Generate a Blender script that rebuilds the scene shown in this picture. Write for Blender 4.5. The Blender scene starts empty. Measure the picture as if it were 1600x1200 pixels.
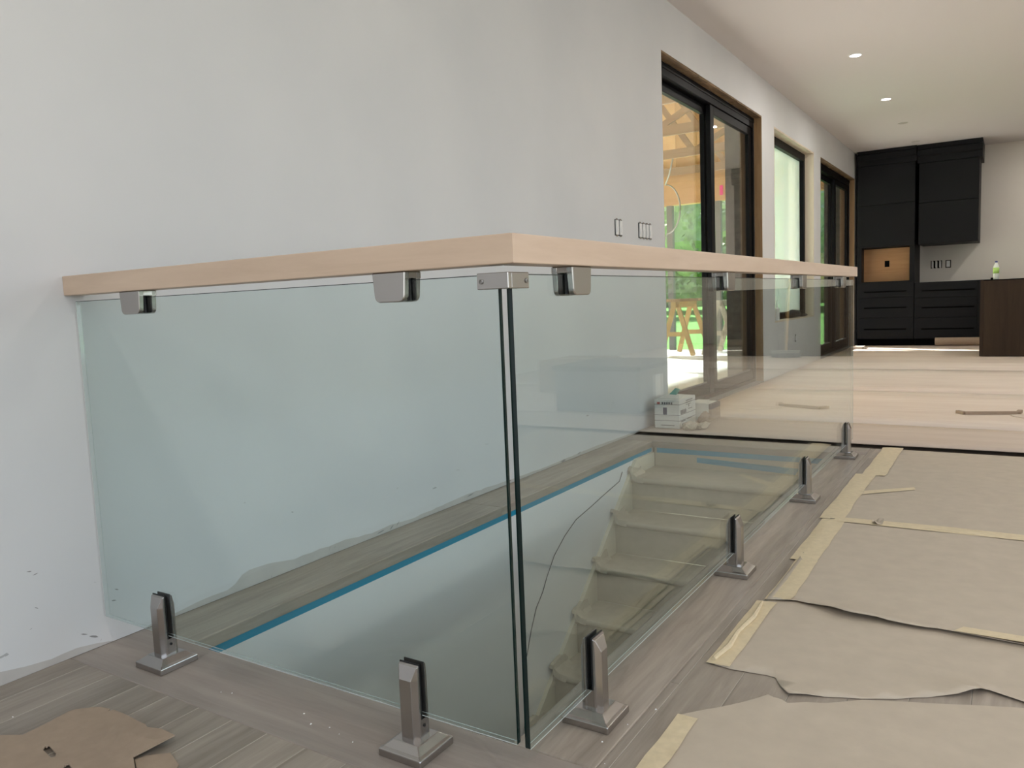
import bpy, bmesh, math, random
from mathutils import Vector, Matrix, noise
from mathutils.geometry import delaunay_2d_cdt
random.seed(7)
C = bpy.context.scene.collection
S = bpy.context.scene

# ------------------------------------------------------------------ camera, world, sun, exposure
cam = bpy.data.cameras.new('camera')
cam.sensor_width = 36.0
cam.lens = 1232.33 * 36.0 / 1600.0
cam.clip_start = 0.05
cam.clip_end = 400
cam_o = bpy.data.objects.new('camera', cam)
C.objects.link(cam_o)
RT = Vector((0.84454295, 0.53395134, -0.04053594))
UP = Vector((-0.0204261, 0.10776654, 0.99396637))
FW = Vector((-0.5350981, 0.8386193, -0.10192002))
m = Matrix((RT, UP, -FW)).transposed().to_4x4()
m.translation = Vector((2.2284, -1.2228, 0.9458))
cam_o.matrix_world = m
S.camera = cam_o

S.view_settings.view_transform = 'Standard'
S.view_settings.look = 'None'
S.view_settings.gamma = 1.0
S.view_settings.exposure = 0.0
S.view_settings.use_curve_mapping = False
S.cycles.use_denoising = True
S.cycles.max_bounces = 12
S.cycles.diffuse_bounces = 5
S.cycles.transparent_max_bounces = 32
S.cycles.caustics_reflective = False
S.cycles.caustics_refractive = False
S.cycles.sample_clamp_indirect = 6.0

w = bpy.data.worlds.new('world')
S.world = w
w.use_nodes = True
nt = w.node_tree
bg = nt.nodes['Background']
sky = nt.nodes.new('ShaderNodeTexSky')
sky.sky_type = 'HOSEK_WILKIE'
sky.turbidity = 6.0
sky.ground_albedo = 0.3
sky.sun_direction = Vector((-0.83, 0.33, 0.45)).normalized()
nt.links.new(sky.outputs[0], bg.inputs[0])
bg.inputs[1].default_value = 13.0

sun = bpy.data.lights.new('sun', 'SUN')
sun.energy = 28.0
sun.angle = 0.02
sun.color = (1.0, 0.97, 0.93)
sun_o = bpy.data.objects.new('sun', sun)
C.objects.link(sun_o)
sun_o.rotation_euler = Vector((-0.83, 0.33, 0.45)).to_track_quat('Z', 'Y').to_euler()

LAMP_W = 20.0          # each recessed lamp that is switched on
WINDOW_FILL_W = 29.0        # added fill light in each unseen opening of the right and near walls


# ------------------------------------------------------------------ material helpers
def new_mat(name):
    mt = bpy.data.materials.new(name)
    mt.use_nodes = True
    t = mt.node_tree
    return mt, t, t.nodes['Principled BSDF']


def plain(name, col, rough=0.5, metal=0.0, bump=0.0, scale=60.0, var=0.0, spec=0.5):
    mt, t, b = new_mat(name)
    b.inputs['Specular IOR Level'].default_value = spec
    b.inputs['Base Color'].default_value = (*col, 1)
    b.inputs['Roughness'].default_value = rough
    b.inputs['Metallic'].default_value = metal
    if bump or var:
        tc = t.nodes.new('ShaderNodeTexCoord')
        n = t.nodes.new('ShaderNodeTexNoise')
        n.inputs['Scale'].default_value = scale
        n.inputs['Detail'].default_value = 4
        t.links.new(tc.outputs['Object'], n.inputs['Vector'])
        if bump:
            bp = t.nodes.new('ShaderNodeBump')
            bp.inputs['Strength'].default_value = bump
            bp.inputs['Distance'].default_value = 0.004
            t.links.new(n.outputs['Fac'], bp.inputs['Height'])
            t.links.new(bp.outputs['Normal'], b.inputs['Normal'])
        if var:
            r = t.nodes.new('ShaderNodeValToRGB')
            r.color_ramp.elements[0].position = 0.3
            r.color_ramp.elements[1].position = 0.7
            r.color_ramp.elements[0].color = (*[c * (1 - var) for c in col], 1)
            r.color_ramp.elements[1].color = (*[min(1, c * (1 + var)) for c in col], 1)
            t.links.new(n.outputs['Fac'], r.inputs['Fac'])
            t.links.new(r.outputs['Color'], b.inputs['Base Color'])
    return mt


def wood(name, c0, c1, axis='Y', rough=0.5, stretch=14.0, scale=3.0, rnd=0.0, streak=0.5, bump=0.15, spec=0.5):
    """long grain along AXIS in object space, a per-object shift of tone"""
    mt, t, b = new_mat(name)
    L = t.links.new
    tc = t.nodes.new('ShaderNodeTexCoord')
    mp = t.nodes.new('ShaderNodeMapping')
    oi = t.nodes.new('ShaderNodeObjectInfo')
    sc = {'X': (1, stretch, stretch), 'Y': (stretch, 1, stretch), 'Z': (stretch, stretch, 1)}[axis]
    mp.inputs['Scale'].default_value = sc
    L(tc.outputs['Object'], mp.inputs['Vector'])
    ad = t.nodes.new('ShaderNodeVectorMath'); ad.operation = 'ADD'
    ml = t.nodes.new('ShaderNodeMath'); ml.operation = 'MULTIPLY'; ml.inputs[1].default_value = 37.0
    L(oi.outputs['Random'], ml.inputs[0])
    L(mp.outputs['Vector'], ad.inputs[0]); L(ml.outputs[0], ad.inputs[1])
    n1 = t.nodes.new('ShaderNodeTexNoise')
    n1.inputs['Scale'].default_value = scale
    n1.inputs['Detail'].default_value = 6
    n1.inputs['Roughness'].default_value = 0.62
    n1.inputs['Distortion'].default_value = 0.6
    L(ad.outputs[0], n1.inputs['Vector'])
    n2 = t.nodes.new('ShaderNodeTexNoise')
    n2.inputs['Scale'].default_value = scale * 0.22
    n2.inputs['Detail'].default_value = 2
    L(ad.outputs[0], n2.inputs['Vector'])
    mx = t.nodes.new('ShaderNodeMath'); mx.operation = 'MULTIPLY_ADD'
    mx.inputs[1].default_value = streak
    L(n2.outputs['Fac'], mx.inputs[0])
    sb = t.nodes.new('ShaderNodeMath'); sb.operation = 'MULTIPLY'; sb.inputs[1].default_value = 1 - streak
    L(n1.outputs['Fac'], sb.inputs[0]); L(sb.outputs[0], mx.inputs[2])
    r = t.nodes.new('ShaderNodeValToRGB')
    r.color_ramp.elements[0].position = 0.34; r.color_ramp.elements[0].color = (*c0, 1)
    r.color_ramp.elements[1].position = 0.66; r.color_ramp.elements[1].color = (*c1, 1)
    L(mx.outputs[0], r.inputs['Fac'])
    hs = t.nodes.new('ShaderNodeHueSaturation')
    mr = t.nodes.new('ShaderNodeMapRange')
    mr.inputs['To Min'].default_value = 1 - rnd; mr.inputs['To Max'].default_value = 1 + rnd
    L(oi.outputs['Random'], mr.inputs['Value']); L(mr.outputs[0], hs.inputs['Value'])
    L(r.outputs['Color'], hs.inputs['Color']); L(hs.outputs['Color'], b.inputs['Base Color'])
    b.inputs['Roughness'].default_value = rough
    b.inputs['Specular IOR Level'].default_value = spec
    bp = t.nodes.new('ShaderNodeBump'); bp.inputs['Strength'].default_value = bump; bp.inputs['Distance'].default_value = 0.002
    L(n1.outputs['Fac'], bp.inputs['Height']); L(bp.outputs['Normal'], b.inputs['Normal'])
    return mt


def glass(name, tint, extra=0.0, film=0.0):
    """thin architectural glass: tinted see-through with Fresnel mirror, the same from both sides"""
    mt = bpy.data.materials.new(name); mt.use_nodes = True
    t = mt.node_tree; t.nodes.clear(); L = t.links.new
    out = t.nodes.new('ShaderNodeOutputMaterial')
    tr = t.nodes.new('ShaderNodeBsdfTransparent'); tr.inputs[0].default_value = (*tint, 1)
    gl = t.nodes.new('ShaderNodeBsdfGlossy'); gl.inputs['Roughness'].default_value = 0.0
    gl.inputs['Color'].default_value = (1, 1, 1, 1)
    lw = t.nodes.new('ShaderNodeLayerWeight'); lw.inputs['Blend'].default_value = 0.5
    pw = t.nodes.new('ShaderNodeMath'); pw.operation = 'POWER'; pw.inputs[1].default_value = 5.0
    ma = t.nodes.new('ShaderNodeMath'); ma.operation = 'MULTIPLY_ADD'
    ma.inputs[1].default_value = 0.96; ma.inputs[2].default_value = 0.04 + extra
    L(lw.outputs['Facing'], pw.inputs[0]); L(pw.outputs[0], ma.inputs[0])
    mx = t.nodes.new('ShaderNodeMixShader')
    src = tr
    if film:
        tl_ = t.nodes.new('ShaderNodeBsdfTranslucent'); tl_.inputs[0].default_value = (0.80, 0.88, 0.90, 1)
        m0 = t.nodes.new('ShaderNodeMixShader'); m0.inputs[0].default_value = film
        L(tr.outputs[0], m0.inputs[1]); L(tl_.outputs[0], m0.inputs[2]); src = m0
    L(ma.outputs[0], mx.inputs[0]); L(src.outputs[0], mx.inputs[1]); L(gl.outputs[0], mx.inputs[2])
    L(mx.outputs[0], out.inputs[0])
    return mt


def emit(name, col, strength):
    mt = bpy.data.materials.new(name); mt.use_nodes = True
    t = mt.node_tree; t.nodes.clear()
    out = t.nodes.new('ShaderNodeOutputMaterial'); e = t.nodes.new('ShaderNodeEmission')
    e.inputs[0].default_value = (*col, 1); e.inputs[1].default_value = strength
    t.links.new(e.outputs[0], out.inputs[0])
    return mt


def wall_paint():
    """white wall paint, brushed clouds, bare gypsum board along the unpainted foot, a few scuffs low down"""
    mt, t, b = new_mat('white_wall_paint'); L = t.links.new
    tc = t.nodes.new('ShaderNodeTexCoord')
    sx = t.nodes.new('ShaderNodeSeparateXYZ'); L(tc.outputs['Object'], sx.inputs[0])
    n = t.nodes.new('ShaderNodeTexNoise'); n.inputs['Scale'].default_value = 1.3; n.inputs['Detail'].default_value = 4
    L(tc.outputs['Object'], n.inputs['Vector'])
    r = t.nodes.new('ShaderNodeValToRGB')
    r.color_ramp.elements[0].position = 0.3; r.color_ramp.elements[0].color = (0.63, 0.635, 0.65, 1)
    r.color_ramp.elements[1].position = 0.7; r.color_ramp.elements[1].color = (0.69, 0.69, 0.70, 1)
    L(n.outputs['Fac'], r.inputs['Fac'])
    # scuffs
    mp = t.nodes.new('ShaderNodeMapping'); mp.inputs['Scale'].default_value = (1, 10, 26); mp.inputs['Rotation'].default_value = (0.5, 0, 0)
    L(tc.outputs['Object'], mp.inputs['Vector'])
    n3 = t.nodes.new('ShaderNodeTexNoise'); n3.inputs['Scale'].default_value = 1.0; n3.inputs['Detail'].default_value = 5
    L(mp.outputs['Vector'], n3.inputs['Vector'])
    gt = t.nodes.new('ShaderNodeMath'); gt.operation = 'GREATER_THAN'; gt.inputs[1].default_value = 0.71
    L(n3.outputs['Fac'], gt.inputs[0])
    zz = t.nodes.new('ShaderNodeMath'); zz.operation = 'LESS_THAN'; zz.inputs[1].default_value = 0.32
    L(sx.outputs['Z'], zz.inputs[0])
    an = t.nodes.new('ShaderNodeMath'); an.operation = 'MULTIPLY'; L(gt.outputs[0], an.inputs[0]); L(zz.outputs[0], an.inputs[1])
    an2 = t.nodes.new('ShaderNodeMath'); an2.operation = 'MULTIPLY'; an2.inputs[1].default_value = 0.6; L(an.outputs[0], an2.inputs[0])
    m2 = t.nodes.new('ShaderNodeMix'); m2.data_type = 'RGBA'
    L(an2.outputs[0], m2.inputs['Factor']); L(r.outputs['Color'], m2.inputs['A']); m2.inputs['B'].default_value = (0.25, 0.25, 0.25, 1)
    L(m2.outputs['Result'], b.inputs['Base Color'])
    b.inputs['Roughness'].default_value = 0.55
    b.inputs['Specular IOR Level'].default_value = 0.3
    return mt


M = dict(
    wall=wall_paint(),
    gypsum=plain('bare_gypsum_board', (0.50, 0.475, 0.455), 0.85, var=0.06, scale=9),
    scuff=plain('grey_scuff', (0.27, 0.265, 0.26), 0.8),
    paint=plain('white_paint', (0.74, 0.735, 0.73), 0.6),
    warm_paint=plain('warm_white_paint', (0.70, 0.655, 0.60), 0.6, var=0.02, scale=2),
    ceil=plain('ceiling_paint', (0.70, 0.665, 0.655), 0.8),
    oak_edge=plain('plank_edge_highlight', (0.43, 0.385, 0.33), 0.5),
    oak=wood('grey_washed_oak', (0.22, 0.185, 0.15), (0.40, 0.345, 0.29), 'Y', 0.42, 12, 3.0, 0.12, 0.45),
    oak_x=wood('grey_washed_oak_across', (0.23, 0.195, 0.17), (0.37, 0.32, 0.28), 'X', 0.42, 12, 3.0, 0.06, 0.55),
    subfloor=plain('subfloor_board', (0.30, 0.25, 0.2), 0.8),
    maple_x=wood('maple_across', (0.45, 0.325, 0.23), (0.65, 0.50, 0.38), 'X', 0.45, 10, 2.2, 0.0, 0.6, 0.05),
    maple_y=wood('maple_along', (0.51, 0.375, 0.275), (0.68, 0.53, 0.42), 'Y', 0.45, 10, 2.2, 0.0, 0.6, 0.05),
    lumber=wood('framing_lumber', (0.22, 0.125, 0.055), (0.42, 0.27, 0.14), 'Z', 0.7, 10, 2.5, 0.1),
    lumber_y=wood('framing_lumber_along', (0.10, 0.065, 0.035), (0.34, 0.23, 0.13), 'Y', 0.8, 5, 3.5, 0.1),
    pine=wood('white_pine', (0.62, 0.52, 0.40), (0.74, 0.66, 0.55), 'Z', 0.6, 10, 2.0, 0.03),
    black=plain('black_aluminium', (0.006, 0.006, 0.007), 0.45, 0.0, spec=0.07),
    rubber=plain('black_rubber', (0.006, 0.006, 0.007), 0.6),
    steel=plain('brushed_stainless', (0.43, 0.41, 0.395), 0.24, 1.0, bump=0.02, scale=200),
    steel_d=plain('screw_steel', (0.30, 0.29, 0.28), 0.35, 1.0),
    glass=glass('green_tinted_glass', (0.90, 0.952, 0.947)),
    edge=plain('dark_edge_reflection', (0.004, 0.016, 0.015), 0.12),
    edge_light=plain('pale_edge_glint', (0.55, 0.60, 0.585), 0.15),
    pane=glass('clear_window_glass', (0.96, 0.975, 0.965)),
    pane_film=glass('greenish_window_glass', (0.84, 0.93, 0.90), 0.0, 0.5),
    tape=plain('blue_painter_tape', (0.0, 0.25, 0.40), 0.55, bump=0.1, scale=90),
    mask=plain('masking_tape', (0.66, 0.555, 0.375), 0.6, bump=0.3, scale=50, var=0.06),
    kraft=plain('kraft_paper', (0.50, 0.43, 0.345), 0.75, bump=0.25, scale=16, var=0.05),
    kraft_b=plain('pale_stair_paper', (0.48, 0.42, 0.335), 0.75, bump=0.35, scale=18, var=0.06),
    card=plain('brown_cardboard', (0.35, 0.265, 0.195), 0.8, bump=0.1, scale=40, var=0.05),
    sheet=wood('floor_board_sheet', (0.61, 0.505, 0.43), (0.75, 0.66, 0.585), 'X', 0.55, 6, 1.2, 0.05, 0.5),
    sheet_pink=wood('pinkish_board_sheet', (0.52, 0.42, 0.345), (0.62, 0.52, 0.44), 'X', 0.55, 6, 1.2, 0.02, 0.5),
    card_light=plain('card_crease', (0.44, 0.345, 0.26), 0.8),
    cab=plain('charcoal_cabinet', (0.008, 0.008, 0.0095), 0.5, spec=0.15),
    cab_gap=plain('cabinet_handle_black', (0.002, 0.002, 0.002), 0.6, spec=0.04),
    veneer=wood('orange_veneer', (0.36, 0.18, 0.07), (0.46, 0.25, 0.11), 'X', 0.5, 12, 2.0),
    walnut=wood('dark_walnut', (0.024, 0.013, 0.007), (0.045, 0.027, 0.014), 'Z', 0.5, 12, 2.0, spec=0.2),
    skirt=wood('primed_pine', (0.62, 0.56, 0.44), (0.70, 0.65, 0.54), 'Y', 0.6, 8, 2.0),
    white=plain('white_plastic', (0.8, 0.8, 0.8), 0.35),
    metal_box=plain('galvanised_box', (0.02, 0.02, 0.022), 0.5, 0.0),
    carton=plain('white_carton', (0.66, 0.66, 0.63), 0.6, var=0.04, scale=12),
    ink=plain('grey_ink', (0.09, 0.09, 0.10), 0.7),
    ink_red=plain('red_ink', (0.45, 0.10, 0.08), 0.7),
    ink_blue=plain('navy_ink', (0.02, 0.035, 0.10), 0.7),
    teal=plain('teal_tape', (0.12, 0.36, 0.32), 0.6),
    concrete=plain('dark_concrete', (0.10, 0.088, 0.08), 0.9, bump=0.5, scale=14, var=0.35),
    patio=plain('pale_patio_concrete', (0.72, 0.72, 0.71), 0.85, var=0.05, scale=3),
    grass=plain('lawn_green', (0.16, 0.40, 0.06), 0.9, bump=0.4, scale=80, var=0.25),
    leaf=plain('tree_leaves', (0.40, 0.46, 0.27), 0.7, var=0.35, scale=1.2),
    leaf_b=plain('pale_tree_leaves', (0.52, 0.58, 0.38), 0.7, var=0.3, scale=1.2),
    bark=plain('tree_bark', (0.10, 0.075, 0.05), 0.9, bump=0.5, scale=20),
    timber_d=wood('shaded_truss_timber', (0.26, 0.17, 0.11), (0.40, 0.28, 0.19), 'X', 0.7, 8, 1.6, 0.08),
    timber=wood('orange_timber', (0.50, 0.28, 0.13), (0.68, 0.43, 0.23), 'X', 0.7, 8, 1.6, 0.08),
    roofdeck=wood('roof_deck', (0.60, 0.38, 0.20), (0.76, 0.53, 0.31), 'Y', 0.8, 5, 1.2, 0.08),
    grey_metal=plain('grey_post', (0.16, 0.16, 0.155), 0.6),
    yellow_wood=plain('yellow_pine', (0.52, 0.33, 0.12), 0.7, var=0.1, scale=8),
    pink=plain('pink_ribbon', (0.85, 0.05, 0.30), 0.6),
    lamp=emit('lamp_diffuser', (1.0, 0.97, 0.92), 14.0),
    lamp_off=plain('lamp_off_diffuser', (0.52, 0.49, 0.46), 0.5),
    cap_blue=plain('blue_cap', (0.05, 0.05, 0.25), 0.4),
    label_green=plain('green_bottle_label', (0.36, 0.58, 0.14), 0.5),
    bottle=plain('clear_bottle_plastic', (0.72, 0.75, 0.72), 0.12),
    dark_tool=plain('dark_tool_plastic', (0.02, 0.02, 0.02), 0.5),
    cable=plain('grey_cable', (0.35, 0.35, 0.35), 0.5),
    sticker=plain('pale_sticker', (0.7, 0.62, 0.58), 0.6),
    blue_film=plain('window_reveal_blue', (0.34, 0.42, 0.48), 0.7),
)


# ------------------------------------------------------------------ mesh helpers
class MB:
    def __init__(s):
        s.v, s.f, s.m = [], [], []

    def add(s, vs, fs, mi=0):
        k = len(s.v)
        s.v += [tuple(p) for p in vs]
        s.f += [tuple(i + k for i in f) for f in fs]
        s.m += [mi] * len(fs)
        return s

    def box(s, x0, y0, z0, x1, y1, z1, mi=0):
        vs = [(x0, y0, z0), (x1, y0, z0), (x1, y1, z0), (x0, y1, z0), (x0, y0, z1), (x1, y0, z1), (x1, y1, z1), (x0, y1, z1)]
        return s.add(vs, [(0, 3, 2, 1), (4, 5, 6, 7), (0, 1, 5, 4), (1, 2, 6, 5), (2, 3, 7, 6), (3, 0, 4, 7)], mi)

    def chbox(s, x0, y0, z0, x1, y1, z1, c):
        """box with its upper edges chamfered by c"""
        vs = [(x0, y0, z0), (x1, y0, z0), (x1, y1, z0), (x0, y1, z0),
              (x0, y0, z1 - c), (x1, y0, z1 - c), (x1, y1, z1 - c), (x0, y1, z1 - c),
              (x0 + c, y0 + c, z1), (x1 - c, y0 + c, z1), (x1 - c, y1 - c, z1), (x0 + c, y1 - c, z1)]
        fs = [(0, 3, 2, 1), (8, 9, 10, 11)]
        for i in range(4):
            j = (i + 1) % 4
            fs += [(i, j, j + 4, i + 4)]
        s.add(vs, fs)
        k = len(s.v) - 12
        for i in range(4):
            j = (i + 1) % 4
            s.f.append((k + i + 4, k + j + 4, k + j + 8, k + i + 8)); s.m.append(1 if i in (1, 3) else 0)  # side chamfers get a lighter colour, a painted highlight along the seams
        return s

    def prism(s, poly, a, b, axis='Z', mi=0):
        """poly extruded from a to b along AXIS; poly in the two other axes, in cyclic order (Z: xy, X: yz, Y: xz)"""
        def P(u, v, h):
            return {'Z': (u, v, h), 'X': (h, u, v), 'Y': (u, h, v)}[axis]
        n = len(poly)
        vs = [P(u, v, a) for u, v in poly] + [P(u, v, b) for u, v in poly]
        fs = [tuple(range(n))[::-1], tuple(range(n, 2 * n))]
        for i in range(n):
            j = (i + 1) % n
            fs.append((i, j, j + n, i + n))
        return s.add(vs, fs, mi)

    def loft(s, rings, cap=True, mi=0):
        n = len(rings[0]); vs = [p for r in rings for p in r]; fs = []
        for k in range(len(rings) - 1):
            for i in range(n):
                j = (i + 1) % n
                fs.append((k * n + i, k * n + j, (k + 1) * n + j, (k + 1) * n + i))
        if cap:
            fs.append(tuple(range(n))[::-1]); fs.append(tuple(range((len(rings) - 1) * n, len(rings) * n)))
        return s.add(vs, fs, mi)

    def lathe(s, prof, cx, cy, n=20, mi=0):
        rings = [[(cx + r * math.cos(2 * math.pi * i / n), cy + r * math.sin(2 * math.pi * i / n), z) for i in range(n)] for r, z in prof]
        return s.loft(rings, True, mi)

    def tube(s, pts, r, n=8, mi=0):
        pts = [Vector(p) for p in pts]; rings = []
        for i, p in enumerate(pts):
            d = (pts[min(i + 1, len(pts) - 1)] - pts[max(i - 1, 0)]).normalized()
            u = d.cross(Vector((0, 0, 1)))
            if u.length < 1e-3:
                u = d.cross(Vector((1, 0, 0)))
            u.normalize(); v = d.cross(u)
            rr = r[i] if isinstance(r, (list, tuple)) else r
            rings.append([tuple(p + rr * (math.cos(2 * math.pi * k / n) * u + math.sin(2 * math.pi * k / n) * v)) for k in range(n)])
        return s.loft(rings, True, mi)

    def bar(s, p, q, w_, h_, mi=0):
        """rectangular bar from p to q, w_ wide sideways and h_ high"""
        p, q = Vector(p), Vector(q); d = (q - p).normalized()
        u = d.cross(Vector((0, 0, 1)))
        if u.length < 1e-3:
            u = Vector((1, 0, 0))
        u.normalize(); v = u.cross(d).normalized()
        R = lambda c: [tuple(c + a * u * w_ / 2 + b * v * h_ / 2) for a, b in ((-1, -1), (1, -1), (1, 1), (-1, 1))]
        return s.loft([R(p), R(q)], True, mi)


def obj(name, mb, mats, parent=None, bevel=0.0, seg=2, smooth=False, solid=0.0):
    me = bpy.data.meshes.new(name)
    off = Vector((0, 0, 0))
    q = parent
    while q is not None:
        off += q.location; q = q.parent
    me.from_pydata([Vector(p) - off for p in mb.v], [], mb.f)
    bm = bmesh.new(); bm.from_mesh(me)
    bmesh.ops.recalc_face_normals(bm, faces=bm.faces)
    bm.to_mesh(me); bm.free()
    if not isinstance(mats, (list, tuple)):
        mats = [mats]
    for k in mats:
        me.materials.append(M[k])
    for p, i in zip(me.polygons, mb.m):
        p.material_index = i; p.use_smooth = smooth
    o = bpy.data.objects.new(name, me); C.objects.link(o)
    if parent is not None:
        o.parent = parent
    if solid:
        md = o.modifiers.new('solid', 'SOLIDIFY'); md.thickness = solid; md.offset = -1
    if bevel:
        md = o.modifiers.new('bevel', 'BEVEL'); md.width = bevel; md.segments = seg; md.limit_method = 'ANGLE'; md.angle_limit = 0.6
        md.harden_normals = False
    return o


def tag(o, label=None, cat=None, group=None, kind=None):
    if label: o['label'] = label
    if cat: o['category'] = cat
    if group: o['group'] = group
    if kind: o['kind'] = kind
    return o


def thing(name, label, cat, loc=(0, 0, 0), group=None, kind=None):
    o = bpy.data.objects.new(name, None); C.objects.link(o); o.location = loc
    o.empty_display_size = 0.1
    return tag(o, label, cat, group, kind)


def copy_tree(o, parent=None):
    c = o.copy(); C.objects.link(c)
    if parent is not None:
        c.parent = parent
    for ch in list(o.children):
        copy_tree(ch, c)
    return c


def B(*a):
    return MB().box(*a)


def sheet(outline, step, hf, inner=True):
    """flat sheet over the outline polygon, points every STEP, heights from hf(x, y)"""
    pts = [Vector(p) for p in outline]
    n = len(pts)
    edges = [(i, (i + 1) % n) for i in range(n)]
    allp = list(pts)
    if inner:
        x0, x1 = min(p.x for p in pts), max(p.x for p in pts)
        y0, y1 = min(p.y for p in pts), max(p.y for p in pts)
        y = y0 + step / 2; r = 0
        while y < y1:
            x = x0 + step * (0.25 if r % 2 else 0.75)
            while x < x1:
                allp.append(Vector((x, y))); x += step
            y += step; r += 1
    v, e, f, *_ = delaunay_2d_cdt(allp, edges, [list(range(n))], 1, 1e-5)
    mb = MB()
    mb.add([(p.x, p.y, hf(p.x, p.y)) for p in v], [tuple(t) for t in f])
    return mb


def ragged(a, b, n, amp, seed=0):
    """points from a to b (b left out) with a torn wobble"""
    out = []
    a, b = Vector(a), Vector(b); d = b - a; nn = Vector((-d.y, d.x)).normalized()
    for i in range(n):
        t = i / n
        out.append(tuple(a + d * t + nn * amp * noise.noise(Vector((t * n * 0.7, seed * 3.1, 1.7))) * (0 if i == 0 else 1)))
    return out


# ------------------------------------------------------------------ the room
CEIL = 3.14
XR, YN, YF = 6.2, -4.0, 13.72
HX0, HX1, HY0, HY1 = 0.228, 1.332, 0.123, 3.605          # stair opening
D1 = (4.49, 7.245, 2.755); W1 = (7.735, 9.77, 0.61, 2.73); D2 = (10.19, 12.90, 2.73)

mb = MB()
def strip(y0, y1, z0, z1): mb.box(-0.20, y0, z0, 0.0, y1, z1)
strip(YN, D1[0], 0, CEIL); strip(D1[0], D1[1], D1[2], CEIL); strip(D1[1], W1[0], 0, CEIL)
strip(W1[0], W1[1], 0, W1[2]); strip(W1[0], W1[1], W1[3], CEIL); strip(W1[1], D2[0], 0, CEIL)
strip(D2[0], D2[1], D2[2], CEIL); strip(D2[1], YF, 0, CEIL)
wall_left = tag(obj('wall_left', mb, 'wall'), 'long white painted wall behind the glass railing with doors and window', 'wall', kind='structure')

def bare(top, wob=.004, seed=0):
    # strip of bare gypsum board left unpainted along the foot of the wall
    pts = []
    for (ya, za), (yb_, zb_) in zip(top[:-1], top[1:]):
        n_ = max(1, int((yb_ - ya) / .035))
        for q in range(n_):
            t_ = q / n_; Y = ya + (yb_ - ya) * t_
            pts.append((Y, max(.002, za + (zb_ - za) * t_ + wob * noise.noise(Vector((Y * 23, seed, 0))))))
    pts.append(top[-1])
    mb_ = MB()
    for (ya, za), (yb_, zb_) in zip(pts[:-1], pts[1:]):
        mb_.add([(.0004, ya, 0), (.0004, yb_, 0), (.0004, yb_, zb_), (.0004, ya, za)], [(0, 1, 2, 3)])
    obj('bare_gypsum_strip', mb_, 'gypsum', wall_left)
bare([(-1.6, .05), (-.6, .045), (-.285, .037), (-.223, .026), (-.156, .019), (-.084, .022), (-.029, .013), (.02, .002)], .003, 1)
bare([(.12, .002), (.153, .009), (.266, .014), (.363, .022), (.426, .019), (.461, .030), (.49, .053), (.523, .060), (.607, .057), (.725, .037), (.853, .038), (.991, .036), (1.139, .021), (1.26, .026), (1.386, .016), (1.618, .023), (1.824, .030), (2.17, .020), (2.6, .012), (3.2, .02), (3.9, .01)], .005, 2)
rs = random.Random(21)
for Y, Z, ln, tl_ in ((1.197, .012, .05, .1), (1.266, .013, .03, .6), (.903, .027, .02, 1.0), (.93, .024, .015, .2), (.614, .006, .012, 1.4), (1.309, .021, .03, .7), (1.85, .020, .06, .1), (3.002, .018, .05, .2), (2.797, .008, .06, 0), (2.2, .012, .05, .1),
                     (-.189, .279, .014, -.2), (-.174, .267, .016, .2), (-.2, .122, .010, .3), (-.18, .174, .012, -.6), (-.06, .053, .022, -.4), (-.034, .036, .030, -.45), (-.014, .018, .008, 1.2), (.035, .12, .016, -.3), (.046, .15, .014, -.5)):
    d_ = Vector((0, math.cos(tl_), math.sin(tl_))) * ln / 2; n_ = Vector((0, -math.sin(tl_), math.cos(tl_))) * ln * rs.uniform(.06, .16)
    c_ = Vector((.0007, Y, Z))
    ring = [c_ - d_, c_ - d_ * .3 + n_ * rs.uniform(.4, 1), c_ + d_ * .4 + n_ * rs.uniform(.3, 1), c_ + d_, c_ + d_ * .3 - n_ * rs.uniform(.4, 1), c_ - d_ * .4 - n_ * rs.uniform(.4, 1)]
    ring = [Vector((p.x, p.y, max(.001, p.z))) for p in ring]
    obj('scuff_mark', MB().add(ring, [(0, 1, 2, 3, 4, 5)]), 'scuff', wall_left)

mb = MB()
def cstrip(y0, y1, z0, z1): mb.box(-0.38, y0, z0, -0.2005, y1, z1)
cstrip(YN, D1[0] + .04, -.3, 3.6); cstrip(D1[0], D1[1], D1[2] - .02, 3.6); cstrip(D1[1] - .02, W1[0], -.3, 3.6)
cstrip(W1[0], W1[1], -.3, W1[2]); cstrip(W1[0], W1[1], W1[3], 3.6); cstrip(W1[1] - .02, D2[0], -.3, 3.6)
cstrip(D2[0], D2[1], D2[2] - .02, 3.6); cstrip(D2[1] - .02, YF + .2, -.3, 3.6)
mb.box(-0.47, D2[1] - .02, -.3, -0.38, YF + .2, 3.6)
tag(obj('wall_outer_left', mb, 'concrete'), 'dark rough concrete outer wall seen as jambs through the sliding doors', 'wall', kind='structure')

tag(obj('wall_back', B(-0.2, YF, 0, XR, YF + .2, CEIL), 'warm_paint'), 'warm white kitchen wall behind the charcoal cabinets', 'wall', kind='structure')
mb = MB()
WR = [(-1.6, 0.6), (2.2, 4.6)]
y = YN
for a, b_ in WR:
    mb.box(XR, y, 0, XR + .2, a, CEIL); mb.box(XR, a, 0, XR + .2, b_, .5); mb.box(XR, a, 2.6, XR + .2, b_, CEIL); y = b_
mb.box(XR, y, 0, XR + .2, YF, CEIL)
tag(obj('wall_right', mb, 'paint'), 'white wall on the far side of the room with tall window openings added for fill light', 'wall', kind='structure')
mb = MB()
mb.box(-.2, YN - .2, 0, 1.2, YN, CEIL); mb.box(1.2, YN - .2, 0, 4.8, YN, .4); mb.box(1.2, YN - .2, 2.7, 4.8, YN, CEIL); mb.box(4.8, YN - .2, 0, XR, YN, CEIL)
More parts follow.
